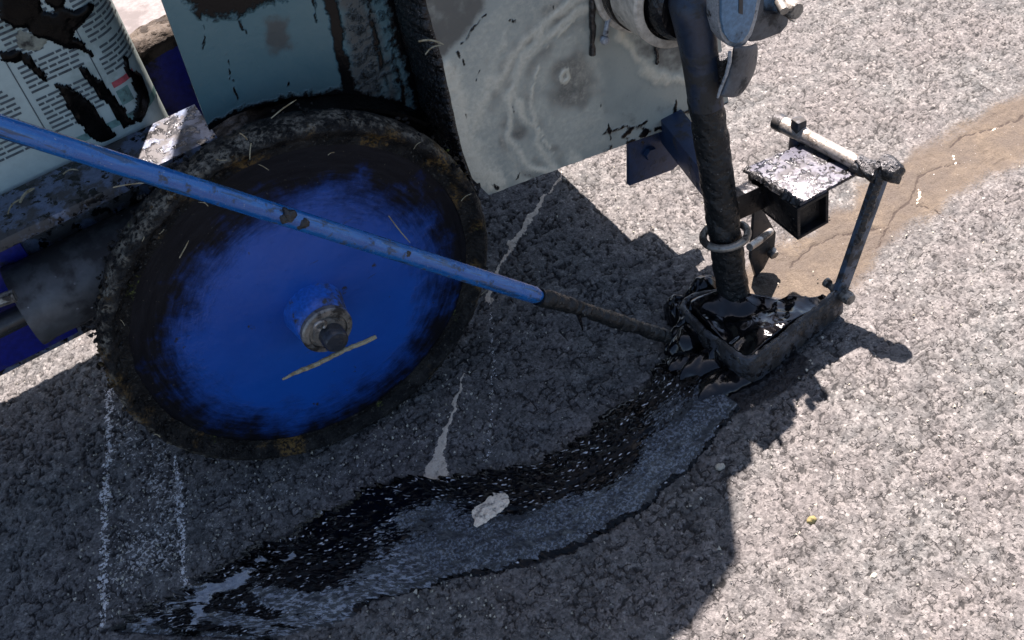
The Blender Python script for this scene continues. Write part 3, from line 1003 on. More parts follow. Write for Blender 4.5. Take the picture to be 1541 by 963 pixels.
# dark curved strip added for the shaded gap behind the near wheel
m = MB()
a = np.linspace(.65, 2.3, 40)
rg = []
for t in a:
    rg.append([m.bm.verts.new((r * math.cos(t) + .03, y, .135 + r * math.sin(t))) for r, y in ((.150, .054), (.150, .10), (.153, .10), (.153, .054))])
for p, q in zip(rg, rg[1:]):
    for i in range(4):
        m.bm.faces.new((p[i], p[(i + 1) % 4], q[(i + 1) % 4], q[i]))
m.build('gap_shade_strip', M['shade_black'], tank)
m = MB(); m.box((.105, .1075, .25), (.165, .005, .19), bev=.001)  # plate added to block stray sun and darken the gap
m.build('sun_block_plate', M['shade_black'], tank)


def sheet(name, v, x0, x1, z0, z1, shape, masks, mat, thick=.003, step=.0022):
    """tank sheet at y = v as a fine grid cut to a shape polygon (x, z), with thickness behind"""
    nx, nz = int((x1 - x0) / step), int((z1 - z0) / step)
    gx_, gz_ = np.meshgrid(np.linspace(x0, x1, nx), np.linspace(z0, z1, nz), indexing='ij')
    at = masks(gx_, gz_)
    relief = at.pop('relief', 0 * gx_)
    warp = (fbm(gx_ * 7, gz_ * 7, 91, 2) - .5) * .004
    me = grid_mesh(name, np.dstack([gx_, v + warp - relief, gz_]), at)
    bm = bmesh.new(); bm.from_mesh(me)
    bm.faces.ensure_lookup_table()
    cen = np.array([f.calc_center_median()[:] for f in bm.faces])
    keep = inpoly(cen[:, 0], cen[:, 2], shape)
    bmesh.ops.delete(bm, geom=[f for f, kk in zip(bm.faces, keep) if not kk], context='FACES')
    # snap the ragged border onto the polygon
    pts = list(shape) + [shape[0]]
    for vert in bm.verts:
        if vert.is_boundary:
            best = None
            for k in range(len(pts) - 1):
                A = Vector(pts[k]); B = Vector(pts[k + 1]); Q = Vector((vert.co.x, vert.co.z))
                L = (B - A).length_squared
                t = max(0, min(1, (Q - A).dot(B - A) / L)) if L else 0
                C = A + (B - A) * t
                if best is None or (C - Q).length < best[0]:
                    best = ((C - Q).length, C)
            if best[0] < step * 2:
                vert.co.x, vert.co.z = best[1]
    r = bmesh.ops.extrude_face_region(bm, geom=bm.faces[:])
    for g in r['geom']:
        if isinstance(g, bmesh.types.BMVert):
            g.co.y += thick
    bmesh.ops.recalc_face_normals(bm, faces=bm.faces[:])
    bm.to_mesh(me); bm.free()
    o = link(name, me, mat)
    me.set_sharp_from_angle(angle=math.radians(40))
    return o


VL = .078          # left (blue grey) sheet
VR = .022          # right (mud washed) sheet, lapped in front


def LZ(px, py, v=VL):
    p = U(px, py, 'y', v)
    return (p.x, p.z)


def linemask(x, z, pl, v, w0, jit=.004, seed=0):
    q = [LZ(a, b, v) for a, b in pl]
    jx = x + (fbm(x * 90, z * 90, 71 + seed, 3) - .5) * jit; jz = z + (fbm(x * 90, z * 90, 72 + seed, 3) - .5) * jit
    d, ww = pdist(jx, jz, q, w0 if hasattr(w0, '__len__') else [w0] * len(q))
    return np.clip(1.0 - .5 * d / np.maximum(ww, 1e-5), 0, 1)


def left_masks(x, z):
    v = VL
    tar = linemask(x, z, [(488, -30), (500, 20), (512, 80), (524, 130), (528, 160)], v, [.004, .0045, .004, .005, .007], seed=1)
    tar = np.maximum(tar, linemask(x, z, [(590, -40), (604, 10), (622, 80), (640, 150), (660, 200)], v, [.012, .013, .012, .012, .012], seed=2))
    tar = np.maximum(tar, .8 * polymask(x, z, [LZ(*p, v) for p in ((288, -60), (276, 0), (292, 28), (350, 30), (392, 12), (440, -5), (440, -60))], .010))
    for k_, (pl, w_) in enumerate((([(300, 20), (306, 60), (309, 75)], .0012), ([(548, -20), (560, 40), (572, 90), (580, 130)], .0022), ([(470, -20), (474, 30)], .0016), ([(360, 20), (364, 48)], .0016), ([(430, 100), (433, 128)], .0009), ([(586, 60), (600, 120), (612, 165)], .003), ([(345, 90), (352, 132), (356, 150)], .001))):
        tar = np.maximum(tar, .7 * linemask(x, z, pl, v, w_, .007, 10 + k_))
    tar = np.maximum(tar, .42 * polymask(x, z, [LZ(*p, v) for p in ((500, -40), (600, -40), (640, 160), (560, 170), (520, 150))], .012))
    # spatter collected along the lower edge
    arch = [LZ(*p, v) for p in ((320, 190), (360, 170), (420, 153), (520, 140), (600, 158), (660, 200))]
    d, _ = pdist(x, z, arch)
    tar = np.maximum(tar, .75 - d / .018)
    stain = polymask(x, z, [LZ(*p, v) for p in ((398, 32), (432, 28), (440, 76), (418, 80), (396, 66))], .008)
    stain = np.maximum(stain, polymask(x, z, [LZ(*p, v) for p in ((500, -40), (540, -40), (575, 60), (580, 150), (530, 150), (520, 60))], .012))
    stain = np.maximum(stain, .7 * linemask(x, z, [(545, -20), (570, 60), (585, 110), (590, 150)], v, .006, seed=5))
    return dict(dust=.10 * polymask(x, z, [LZ(*p, v) for p in ((268, 100), (440, 130), (440, 150), (310, 190))], .02), tar=np.clip(tar, 0, 1), stain=stain)


ls = [LZ(228, -40), LZ(243, 0), LZ(315, 196), LZ(345, 176), LZ(385, 160), LZ(430, 148), LZ(520, 140), LZ(580, 150), LZ(640, 182), LZ(672, 218), LZ(700, 260), LZ(712, 300), (.200, .22), (.30, .22), (.30, .62), LZ(228, -40)[0:1] + (.62,)]
xs_ = [p[0] for p in ls]; zs_ = [p[1] for p in ls]
left = sheet('tank_sheet', VL, min(xs_), max(xs_), min(zs_), .52, ls, left_masks, M['panel_left'])
tag(left, 'blue grey tank sheet above the wheel')
left.parent = tank; left.matrix_parent_inverse = tank.matrix_world.inverted()


def right_masks(x, z):
    v = VR
    L = lambda pl, w0, s=0, j=.006: linemask(x, z, pl, v, w0, j, s)
    mud = polymask(x, z, [LZ(*p, v) for p in ((668, 92), (700, 60), (730, 22), (752, 4), (760, -60), (905, -60), (905, 60), (920, 215), (735, 295), (690, 215))], .006)
    dust = .34 * mud * (.6 + .5 * fbm(x * 60, z * 60, 33, 3))
    dust = np.maximum(dust, .75 * L([(672, 100), (690, 150), (694, 210), (715, 255), (752, 278)], [.006, .012, .014, .013, .006], 1, .014))
    dust = np.maximum(dust, .62 * L([(740, 115), (722, 160), (712, 200)], [.006, .009, .008], 2, .014))
    dust = np.maximum(dust, .62 * L([(880, -6), (840, 20), (800, 52), (768, 90), (745, 130)], [.006, .006, .004, .005, .008], 3))
    dust = np.maximum(dust, .38 * L([(830, 40), (790, 90), (760, 130), (750, 180), (760, 225), (785, 265)], [.003, .004, .005, .005, .006, .006], 4))
    dust = np.maximum(dust, .85 * L([(868, 26), (842, 52), (822, 78), (806, 112), (798, 150), (806, 188), (822, 218), (832, 232)], [.001, .0016, .0022, .0012, .0012, .0014, .0014, .001], 5, .003) * (fbm(x * 160, z * 160, 44, 3) > .42))
    dust = np.maximum(dust, .42 * L([(890, 34), (850, 64), (826, 100), (816, 140), (822, 170), (842, 183), (880, 170), (900, 160)], [.001, .0014, .0014, .0012, .0012, .0018, .0018, .001], 6, .003))
    sw = [LZ(*p, v) for p in ((925, -30), (870, 5), (822, 44), (788, 90), (772, 140), (776, 195), (802, 240), (850, 262))]
    dsw, _ = pdist(x + (fbm(x * 40, z * 40, 81, 3) - .5) * .012, z + (fbm(x * 40, z * 40, 82, 3) - .5) * .012, sw)
    ring_ = (.5 + .5 * np.cos(dsw * 2 * np.pi / .019 + 9 * fbm(x * 22, z * 22, 83, 3))) ** 2
    dust = np.maximum(dust, .80 * ring_ * np.exp(-(dsw / .030) ** 2) * (.45 + .9 * fbm(x * 45, z * 45, 84, 3)))
    c = LZ(851, 115, v)
    rr = np.hypot((x - c[0]) * 1.45, z - c[1])
    dust = np.maximum(dust, .95 * np.exp(-((rr - .0052) / .0017) ** 2) + .3 * np.exp(-(rr / .010) ** 2))
    dust = np.maximum(dust, .80 * L([(932, 36), (934, 60), (958, 88), (978, 112), (1000, 122), (1044, 120)], [.003, .0034, .003, .004, .004, .003], 7, .008) * (.5 + fbm(x * 180, z * 180, 45, 3) * .8))
    dust = np.maximum(dust, .22 * polymask(x, z, [LZ(*p, v) for p in ((840, 190), (905, 165), (918, 210), (800, 255), (780, 225))], .02))
    stain = polymask(x, z, [LZ(*p, v) for p in ((600, -60), (750, -60), (728, 15), (700, 52), (665, 92), (640, 60))], .006) * .85
    stain = np.maximum(stain, .75 * (1 - ring_) * np.exp(-(dsw / .034) ** 2) * (.4 + .8 * fbm(x * 50, z * 50, 85, 3)))
    stain = np.maximum(stain, .85 * polymask(x, z, [LZ(*p, v) for p in ((835, 90), (890, 60), (905, 150), (850, 175), (822, 150))], .016))
    stain = np.maximum(stain, .7 * polymask(x, z, [LZ(*p, v) for p in ((940, 40), (1050, 60), (1050, 110), (985, 105), (945, 75))], .010))
    stain = np.maximum(stain, .35 * polymask(x, z, [LZ(*p, v) for p in ((905, 160), (1050, 120), (1050, 180), (915, 215))], .016))
    stain = np.maximum(stain, .9 * L([(681, 100), (680, 112), (679, 120)], .003, 8))
    tar = np.zeros_like(x)
    for pl, w0 in (([(905, 150), (912, 180), (920, 212)], .0014), ([(912, 200), (960, 190), (975, 200)], .003), ([(940, 205), (950, 195)], .005), ([(960, 195), (970, 185)], .004), ([(1018, 155), (1020, 178)], .003), ([(1025, 168), (1040, 170)], .003),
                   ([(990, 60), (990, 98)], .0014), ([(780, 258), (776, 272)], .002), ([(788, 262), (800, 268)], .0012), ([(690, 272), (720, 284)], .004), ([(738, 276), (750, 282)], .003), ([(830, 8), (835, 14)], .0015), ([(756, 30), (776, 30)], .0012), ([(720, 105), (718, 118)], .001), ([(685, 82), (703, 96)], .002), ([(730, 20), (712, 40), (690, 66)], .0016), ([(770, 160), (772, 170)], .0016), ([(690, 160), (705, 180)], .001)):
        tar = np.maximum(tar, .72 * L(pl, w0 * .8, 9, .008))
    a, b = LZ(735, 293, v), LZ(1045, 181, v)
    lowd = z - (a[1] + (b[1] - a[1]) * (x - a[0]) / (b[0] - a[0]))
    tar = np.maximum(tar, sstep(.016, .0, lowd) * sstep(.48, .66, fbm(x * 70, z * 70, 46, 3)) * sstep(a[0] + .09, a[0] + .14, x))
    return dict(dust=np.clip(dust, 0, 1), tar=np.clip(tar, 0, 1), stain=np.clip(stain, 0, 1), relief=.0012 * np.clip(dust, 0, 1))


rs = [LZ(626, -60, VR), LZ(640, 0, VR), LZ(652, 48, VR), LZ(665, 92, VR), LZ(679, 160, VR), LZ(691, 215, VR), LZ(710, 268, VR), LZ(735, 293, VR), LZ(890, 236, VR), LZ(1045, 181, VR), (.418, LZ(1052, 178, VR)[1]), (.405, .36), (.40, .62), (LZ(626, -60, VR)[0], .62)]
xs_ = [p[0] for p in rs]; zs_ = [p[1] for p in rs]
right = sheet('tank_sheet', VR, min(xs_), max(xs_), min(zs_), .62, rs, right_masks, M['panel_right'])
tag(right, 'pale zinc tank sheet with swirls of dried mud')
right.parent = tank; right.matrix_parent_inverse = tank.matrix_world.inverted()

# thick gritty run of tar down the lap of the two sheets
n1, n2 = 150, 30
Lp = [LZ(*p, VL) for p in ((582, -50), (592, 0), (606, 60), (622, 110), (634, 160), (644, 196), (662, 222), (690, 262))]
Rp = [LZ(*p, VR) for p in ((628, -50), (640, 0), (652, 48), (666, 92), (680, 160), (692, 215), (700, 245), (716, 285))]
A = resample(Lp, n1); B = resample(Rp, n1)
t = np.linspace(0, 1, n2)[None, :]; s = np.linspace(0, 1, n1)[:, None]
wl = (fbm(s * 26, s * 0 + 1, 3, 3) - .5) * .25; wr = (fbm(s * 26, s * 0 + 2, 4, 3) - .5) * .18
tt = t * (1 + wr) + (1 - t) * wl
xz = A[:, None, :] * (1 - tt[..., None]) + B[:, None, :] * tt[..., None]
f1, f2, _, _, _ = worley(xz[..., 0] / .005, xz[..., 1] / .005, 6)
hgt = np.sin(np.pi * t) ** .5 * (.003 + .004 * (1 - f1) + .004 * fbm(xz[..., 0] * 120, xz[..., 1] * 120, 5, 3)) - .0015 
yb = VL - .001 + (VR - VL) * sstep(.05, .95, t)
hgt = hgt * 1.3 * np.sin(np.pi * t) ** .4
run = link('tar_run', grid_mesh('tar_run', np.dstack([xz[..., 0] - hgt * .8, yb - hgt * .6, xz[..., 1]])), M['tar_speck'])
run.parent = tank; run.matrix_parent_inverse = tank.matrix_world.inverted()
for px0, py0, py1, r, hd in ((892, -40, 82, .0026, 0), (989, 58, 96, .0012, 0)):
    m = MB()
    top = U(px0 - 2, py0, 'y', VR - .001); bot = U(px0, py1, 'y', VR - .001)
    m.tube([top.lerp(bot, i / 14) + Vector((random.uniform(-.0008, .0008), 0, 0)) for i in range(15)], [r * random.uniform(.7, 1.2) for _ in range(14)] + [r * 1.1], 10)
    o = m.build('tar_drip', M['tar'])
    o.parent = tank; o.matrix_parent_inverse = tank.matrix_world.inverted()
m = MB()
m.tube([U(922, 16, 'y', VR - .004), U(914, 34, 'y', VR - .006), U(911, 52, 'y', VR - .006)], [.0018, .0020, .0024], 10)
m.lathe([(0, -.004), (.003, -.0025), (.004, 0), (.003, .003), (0, .004)], U(910, 60, 'y', VR - .006), (0, 1, 0), 16)
o = m.build('drain_pin', M['edge_grey'])
o.parent = tank; o.matrix_parent_inverse = tank.matrix_world.inverted()
for p, q in (((648, 62), (666, 68)), ((652, 74), (668, 66)), ((640, 90), (652, 72))):
    pass
bm = MB()
straw(bm, U(630, 62, 'y', VR - .006), U(668, 67, 'y', VR - .009), .0008, .002)
straw(bm, U(640, 82, 'y', VR - .006), U(664, 68, 'y', VR - .009), .0006, .002)
o = tag(bm.build('twigs', M['straw']), kind='stuff')
o.parent = tank; o.matrix_parent_inverse = tank.matrix_world.inverted()

# ------------------------------------------------------------------ discharge pipe, flange and valve
c0 = U(1009, -22, 'y', -.012)
fx = own(empty('outlet_flange'))
fx.location = c0 - Vector((0, 0, 0))
for nm, prof, mat in (('flange_ring', [(.030, -.036), (.049, -.036), (.051, -.034), (.051, -.029), (.049, -.027), (.030, -.027)], 'cream'),
                      ('gasket', [(.030, -.027), (.0465, -.027), (.0465, -.018), (.030, -.018)], 'tar'),
                      ('drum', [(.030, -.018), (.0435, -.018), (.0450, -.016), (.0445, .016), (.043, .018), (.037, .018)], 'cream'),
                      ('front_plate', [(.0375, .0182), (.037, .010), (.0, .010)], 'tar')):
    m = MB(); m.lathe(prof, (0, 0, 0), (0, -1, 0), 64)
    m.build(nm, M[mat], fx)
# pipe
pp = [Vector((.331, -.094, .012)), Vector((.332, -.089, .05)), Vector((.3335, -.082, .10)), Vector((.335, -.074, .16)), Vector((.3365, -.066, .215)), Vector((.338, -.059, .27)), Vector((.338, -.055, .30)), Vector((c0.x * .5 + .169, -.047, c0.z)), Vector((c0.x, -.036, c0.z + .008)), Vector((c0.x, -.022, c0.z + .004))]


def spline(pts, n):
    out = []
    for i in range(len(pts) - 1):
        p0, p1, p2, p3 = pts[max(i - 1, 0)], pts[i], pts[i + 1], pts[min(i + 2, len(pts) - 1)]
        for k in range(n):
            t = k / n
            out.append(.5 * ((2 * p1) + (p2 - p0) * t + (2 * p0 - 5 * p1 + 4 * p2 - p3) * t * t + (3 * p1 - p0 - 3 * p2 + p3) * t ** 3))
    return out + [pts[-1]]


sp_ = spline(pp, 8)
lowr = [q for q in sp_ if q.z < .235 and q.y < 0]
upr = [q for q in sp_ if q.z >= .215 or q.y > -.01]
m = MB(); m.tube(upr, [.0138 + .004 * sstep(.24, .33, p.z) for p in upr], 32)
pipe = own(m.build('feed_pipe', M['blue_dark']))
m = MB()
fine_ = spline(lowr, 6)
m.tube(fine_, .0136, 40)
crust = m.build('tar_coat', M['tar_pipe'], None, True, 80)
roughen(crust, .0018, 110, 7)
crust.parent = pipe; crust.matrix_parent_inverse = pipe.matrix_world.inverted()
# boss where the elbow meets the drum
m = MB(); m.lathe([(.034, -.0), (.034, .012), (.030, .018), (.0, .018)], (c0.x, c0.y - .014, c0.z), (0, -1, 0), 40)
own(m.build('boss', M['tar']))

# valve head at the pipe's right
vh = own(empty('valve'))
vv = -.090


def Q(pl, v):
    return [U(a, b, 'y', v) for a, b in pl]


LOC = Matrix.Translation(Vector((.36, vv, .32)))
out1 = [(1086, -32), (1086, 30), (1090, 50), (1098, 62), (1107, 66), (1118, 62), (1127, 50), (1134, 30), (1146, -32)]
m = MB(); m.prism(Q(out1, vv), (0, .003, 0), .0008)
m.build('face_plate', M['valve_blue'], vh)
out2 = [(1080, -32), (1080, 34), (1086, 56), (1096, 69), (1108, 73), (1122, 68), (1132, 52), (1139, 30), (1152, -32)]
m = MB(); m.prism(Q(out2, vv + .0035), (0, .014, 0), .0012)
m.build('valve_body', M['edge_grey'], vh)
out3 = [(1122, -32), (1128, 64), (1145, 62), (1176, 50), (1186, 38), (1189, 22), (1150, 20), (1152, -32)]
m = MB(); m.prism(Q(out3, vv + .006), (0, .026, 0), .002)
m.build('valve_housing', M['valve_grey'], vh)
out4 = [(1150, -32), (1150, 19), (1186, 20), (1194, -32)]
m = MB(); m.prism(Q(out4, vv + .012), (0, .02, 0), .0015)
m.build('side_block', M['valve_blue'], vh)
m = MB(); m.lathe([(0, -.014), (.006, -.014), (.0075, -.011), (.0075, 0), (.005, .004), (0, .004)], U(1181, 6, 'y', vv + .006), (0, 1, 0), 18)
m.lathe([(0, -.012), (.0035, -.011), (.0035, .0)], U(1172, 2, 'y', vv + .002), (.3, 1, .2), 14)
m.build('lug_bolt', M['steel_dull'], vh)
m = MB(); straw(m, U(1180, 20, 'y', vv), U(1196, 33, 'y', vv - .003), .0008, .001)
m.build('wire', M['steel_dull'], vh)
m = MB(); m.prism(Q([(1112, -60), (1112, 20), (1118, 22), (1119, -60)], vv - .0006), (0, .0005, 0))
m.build('slot', M['black_steel'], vh)
# curved lever tab under it: bent sheet
Lq = [(1103, 68), (1102, 82), (1100, 98), (1094, 116), (1088, 132), (1082, 145)]
Rq = [(1139, 62), (1138, 84), (1136, 100), (1129, 118), (1120, 132), (1111, 142)]
rows = []
for i, (a, b) in enumerate(zip(Lq, Rq)):
    va = vv - .002 + .004 * math.sin(i * .6); vb = vv + .012
    A = U(*a, 'y', va); B = U(*b, 'y', vb)
    rows.append([A.lerp(B, k / 6) + Vector((0, -.004 * math.sin(math.pi * k / 6), 0)) for k in range(7)])
Pn = np.array([[tuple(p) for p in r] for r in rows])
tab = link('lever_tab', grid_mesh('lever_tab', Pn), M['valve_grey'], vh)
md = tab.modifiers.new('solid', 'SOLIDIFY'); md.thickness = .004; md.offset = 0
md = tab.modifiers.new('sub', 'SUBSURF'); md.levels = 2; md.render_levels = 2
m = MB(); m.tube([U(1098, 78, 'y', vv - .003), U(1098, 92, 'y', vv - .003), U(1093, 112, 'y', vv - .002), U(1084, 134, 'y', vv), U(1080, 147, 'y', vv)], [.0014, .0016, .0013, .0013, .001], 8)
m.build('tab_edge', M['edge_grey'], vh)
m = MB(); m.tube([U(1088, 84, 'y', -.074), U(1089, 120, 'y', -.073), U(1084, 140, 'y', -.072)], [.006, .005, .003], 12)
m.build('tar_lump', M['tar_crust'], vh)

# clamp round the pipe
pc = Vector((.3333, -.0835, .090))
cl = own(empty('pipe_clamp'))
axis = (pp[3] - pp[1]).normalized()
ca, cb = axis.orthogonal().normalized(), None
cb = axis.cross(ca)
m = MB()
m.tube([pc + (ca * math.cos(a) + cb * math.sin(a)) * .0188 for a in np.linspace(0, 2 * math.pi, 49)], .0034, 12, False)
m.build('clamp_ring', M['clampsteel'] if 'clampsteel' in M else M['steel_dull'], cl)
m = MB()
m.tube([U(1128, 372, 'y', -.094), U(1142, 362, 'y', -.088), U(1160, 348, 'y', -.080)], [.0034, .0036, .0032], 12)
m.build('clamp_bolt', M['steel'], cl)
m = MB(); m.prism(Q([(1136, 310), (1150, 318), (1168, 350), (1166, 372), (1150, 404), (1138, 418), (1130, 390)], -.066), (0, .004, 0), .0008)
m.build('clamp_plate', M['black_steel'], cl)
m = MB(); m.lathe([(0, -.006), (.0045, -.006), (.005, -.004), (.005, .0), (.0, .0)], U(1160, 378, 'y', -.068), (0, 1, .2), 6)
m.build('nut', M['steel_dull'], cl)

# bracket hung under the tank edge, arm to the pipe
bk = own(empty('pipe_bracket'))
m = MB(); m.prism([U(947, 210, 'y', .030), U(947, 280, 'y', .030), U(1012, 256, 'y', .030), U(1040, 232, 'y', .030), U(1040, 183, 'y', .030)], (0, .005, 0), .0008)
m.build('bracket_plate', M['bracket'], bk)
p0, p1 = U(1000, 218, 'y', .03), U(1064, 262, 'y', -.070)
z_ = (p0.z + p1.z) / 2
m = MB()
m.prism([Vector((p0.x - .004, .029, z_ - .016)), Vector((p0.x - .004, .029, z_ + .014)), Vector((p1.x, -.075, z_ + .014)), Vector((p1.x, -.075, z_ - .016))], (.022, 0, 0), .001)
m.build('bracket_arm', M['bracket'], bk)
m = MB(); m.lathe([(0, -.005), (.006, -.005), (.0065, -.003), (.0065, 0)], U(977, 229, 'y', .029), (0, 1, 0), 6)
m.build('bolt', M['bracket'], bk)

# mounting box, pivot rod and link arm on the right of the pipe
zt = .1355
c1, c2, c3, c4 = U(1122, 252, 'z', zt), U(1221, 209, 'z', zt), U(1289, 260, 'z', zt), U(1204, 306, 'z', zt)
bx_ = own(empty('mounting_box'))
m = MB()
m.prism([c1, c2, c3, c4], (0, 0, -.0035), .0007)
top = m.build('top_plate', M['box_top'], bx_)
x0_, x1_ = (c1.x + c4.x) / 2 - .001, (c1.x + c4.x) / 2 + .031
y0_, y1_ = c4.y - .001, c1.y
z1_, z0_ = zt - .0036, zt - .038
m = MB()
th_ = .003
m.box(((x0_ + x1_) / 2, (y0_ + y1_) / 2, z1_ - th_ / 2), (x1_ - x0_, y1_ - y0_, th_), bev=.0006)
m.box(((x0_ + x1_) / 2, (y0_ + y1_) / 2, z0_ + th_ / 2), (x1_ - x0_, y1_ - y0_, th_), bev=.0006)
m.box((x0_ + th_ / 2, (y0_ + y1_) / 2, (z0_ + z1_) / 2), (th_, y1_ - y0_ - .0004, z1_ - z0_ - 2 * th_), bev=.0006)
m.box((x1_ - th_ / 2, (y0_ + y1_) / 2, (z0_ + z1_) / 2), (th_, y1_ - y0_ - .0004, z1_ - z0_ - 2 * th_), bev=.0006)
m.box(((x0_ + x1_) / 2, y0_ + .009, (z0_ + z1_) / 2), (x1_ - x0_ - 2 * th_ - .0004, .003, z1_ - z0_ - 2 * th_ - .0004))
m.build('box_tube', M['tar_box'], bx_)
m = MB(); m.prism([Vector((.334, -.086, .102)), Vector((.334, -.086, .128)), Vector((x0_ + .004, -.090, .128)), Vector((x0_ + .004, -.090, .102))], (0, .012, 0), .001)
m.build('support_arm', M['tar_box'], bx_)
# tar lumps along the plate's left edge
n1, n2 = 90, 12
s = np.linspace(0, 1, n1)[:, None]; t = np.linspace(0, 1, n2)[None, :]
ed = np.array(c1[:])[None, None] * (1 - s[..., None]) + np.array(c4[:])[None, None] * s[..., None]
lump = .0018 + .0045 * fbm(s * 24, t * 2, 8, 4)
Pn = np.dstack([ed[..., 0] + .004 * (t - .35) * 2 * (lump / .004) * 1.0, ed[..., 1] + 0 * t, ed[..., 2] - .003 + np.sin(np.pi * t) * lump])
link('tar_bead', grid_mesh('tar_bead', Pn), M['tar_crust'], bx_)
# pivot rod
ra, rb = U(1171, 183, 'z', .143), U(1322, 262, 'z', .140)
m = MB()
pts = [ra.lerp(rb, i / 20) for i in range(21)]
m.tube(pts, [.0062 if i > 5 else .0072 for i in range(21)], 24)
rod = m.build('pivot_rod', M['steel'], bx_)
m = MB(); m.tube([ra.lerp(rb, -.02), ra.lerp(rb, .06)], .0076, 20)
m.build('rod_cap', M['black_steel'], bx_)
cc = ra.lerp(rb, .215)
m = MB(); m.box(cc + Vector((-.002, .0, -.008)), (.010, .010, .044), Matrix.Rotation(.12, 3, 'Y'), bev=.002)
m.build('rod_lug', M['blue_dark'], bx_)
m = MB(); m.tube([ra.lerp(rb, .80), ra.lerp(rb, .86), ra.lerp(rb, .93), ra.lerp(rb, 1.0)], [.0072, .0082, .0084, .008], 24)
o = m.build('tar_collar', M['tar_crust'], bx_); roughen(o, .003, 140, 3, 3)
# link arm
ta, tb = U(1335, 252, 'y', -.152), U(1266, 446, 'y', -.152)
arm = own(empty('link_arm'))
side = (tb - ta).normalized().cross(Vector((0, 1, 0))).normalized()
m = MB()
hw_ = .0075
m.prism([ta - side * hw_, ta + side * hw_, tb + side * hw_ * .9, tb - side * hw_ * .9], (0, .006, 0), .0012)
m.build('bar', M['arm'], arm)
n1 = 80
s = np.linspace(0, .56, n1)[:, None]; t = np.linspace(0, 1, 12)[None, :]
cenl = np.array(ta[:])[None, None] * (1 - s[..., None]) + np.array(tb[:])[None, None] * s[..., None]
sd = np.array(side[:])
sgn = 1 if side.x < 0 else -1
wv = .010 * (1 - .35 * s / .56) + (fbm(s * 40, s * 0, 9, 3) - .5) * .004
offs = sgn * (hw_ + .0016) - sgn * wv * t
Pn = cenl + sd[None, None] * offs[..., None]
Pn = Pn + np.dstack([0 * offs, -.0006 - np.sin(np.pi * t) * (.001 + .004 * fbm(s * 60, t * 3, 10, 3)), 0 * offs])
link('tar_coat', grid_mesh('tar_coat', Pn), M['tar_crust'], arm)
m = MB()
m.lathe([(0, -.012), (.007, -.012), (.0085, -.009), (.009, -.003), (.0092, .006), (0, .006)], ta + Vector((.001, 0, -.001)), (0, 1, 0), 22)
o = m.build('top_nut', M['tar_crust'], arm); roughen(o, .0024, 150, 6, 2)
m = MB()
m.lathe([(0, -.010), (.005, -.010), (.006, -.007), (.006, .010), (0, .010)], tb + Vector((.002, 0, .002)), (0, 1, 0), 14)
m.lathe([(0, -.004), (.004, -.004), (.0045, 0), (.0, .0)], U(1243, 424, 'y', -.135), (0, 1, 0), 10)
m.tube([U(1243, 424, 'y', -.135), tb + Vector((0, .003, 0))], .003, 10)
m.build('bolt', M['steel_dull'], arm)

# ------------------------------------------------------------------ applicator shoe with its long handle
shoe = empty('applicator_shoe', 'tar filled drag shoe under the feed pipe, worked by a long blue handle', 'applicator', (.33, -.11, 0))
SOFF = Vector(shoe.location)


def own2(o):
    o.parent = shoe
    o.matrix_parent_inverse = Matrix.Translation(-SOFF)
    return o


ztop, zbot = .033, .003
e1 = G(1266, 432, ztop); e2 = G(1140, 533, ztop); e3 = G(1090, 520, ztop); e4 = G(1030, 462, ztop)
path = [e1, e1 * .5 + e2 * .5, e2 + (e1 - e2) * .10, G(1132, 539, ztop), G(1118, 537, ztop), G(1104, 528, ztop), e3 * .6 + e4 * .4, e4 + (e3 - e4) * .15, G(1024, 452, ztop), G(1036, 440, ztop), G(1085, 430, ztop)]
path = smooth(resample(path, 120), 12)
tn = np.gradient(path, axis=0); tn /= np.hypot(*tn.T)[:, None]
nrm = np.c_[-tn[:, 1], tn[:, 0]]
thk = .0026
m = MB()
rings = []
for i in range(len(path)):
    hgt = ztop + .0008 * math.sin(i * .3) + (.0 if i < 60 else -.004 * min(1, (i - 60) / 20))
    w_ = thk * (1 + .15 * math.sin(i * 1.3))
    a, b = path[i] + nrm[i] * w_, path[i] - nrm[i] * w_
    lean = nrm[i] * 0
    rings.append([m.bm.verts.new(p) for p in ((a[0], a[1], zbot), (a[0], a[1], hgt - .001), (a[0] * .7 + b[0] * .3, a[1] * .7 + b[1] * .3, hgt), (a[0] * .3 + b[0] * .7, a[1] * .3 + b[1] * .7, hgt), (b[0], b[1], hgt - .001), (b[0], b[1], zbot))])
for a, b in zip(rings, rings[1:]):
    for i in range(6):
        j = (i + 1) % 6
        m.bm.faces.new((a[i], a[j], b[j], b[i]))
m.bm.faces.new(rings[0]); m.bm.faces.new(rings[-1][::-1])
wall = own2(m.build('shoe_wall', M['shoesteel'], None, True, 60))
# pool of tar with a wrinkled skin
xa = np.linspace(path[:, 0].min() - .004, .402, 170); ya = np.linspace(path[:, 1].min() - .002, -.052, 170)
PX, PY = np.meshgrid(xa, ya, indexing='ij')
poly = [tuple(p) for p in path[::4]] + [tuple(G(1215, 452, .012)), tuple(G(1240, 445, .012))]
ins = np.clip(polymask(PX, PY, poly, .006) * 2 - 1, 0, 1)
wx_ = fbm(PX * 45, PY * 45, 3, 2) * .03; wy_ = fbm(PX * 45, PY * 45, 4, 2) * .03
rid = 1 - np.abs(fbm((PX + wx_) * 38, (PY + wy_) * 60, 23, 2) - .5) * 4
rid2 = 1 - np.abs(fbm((PX + wy_) * 95, (PY + wx_) * 70, 25, 2) - .5) * 4
back = sstep(.40, .34, PX)
sm = fbm((PX + wx_) * 30, (PY + wy_) * 38, 23, 1)
sm2 = fbm((PX + wy_) * 110, (PY + wx_) * 80, 26, 2)
z = .003 + ins * (.010 + back * .008) + ins * (.014 * sm + .0014 * sm2)
z = np.where(ins < .04, -.004, z)
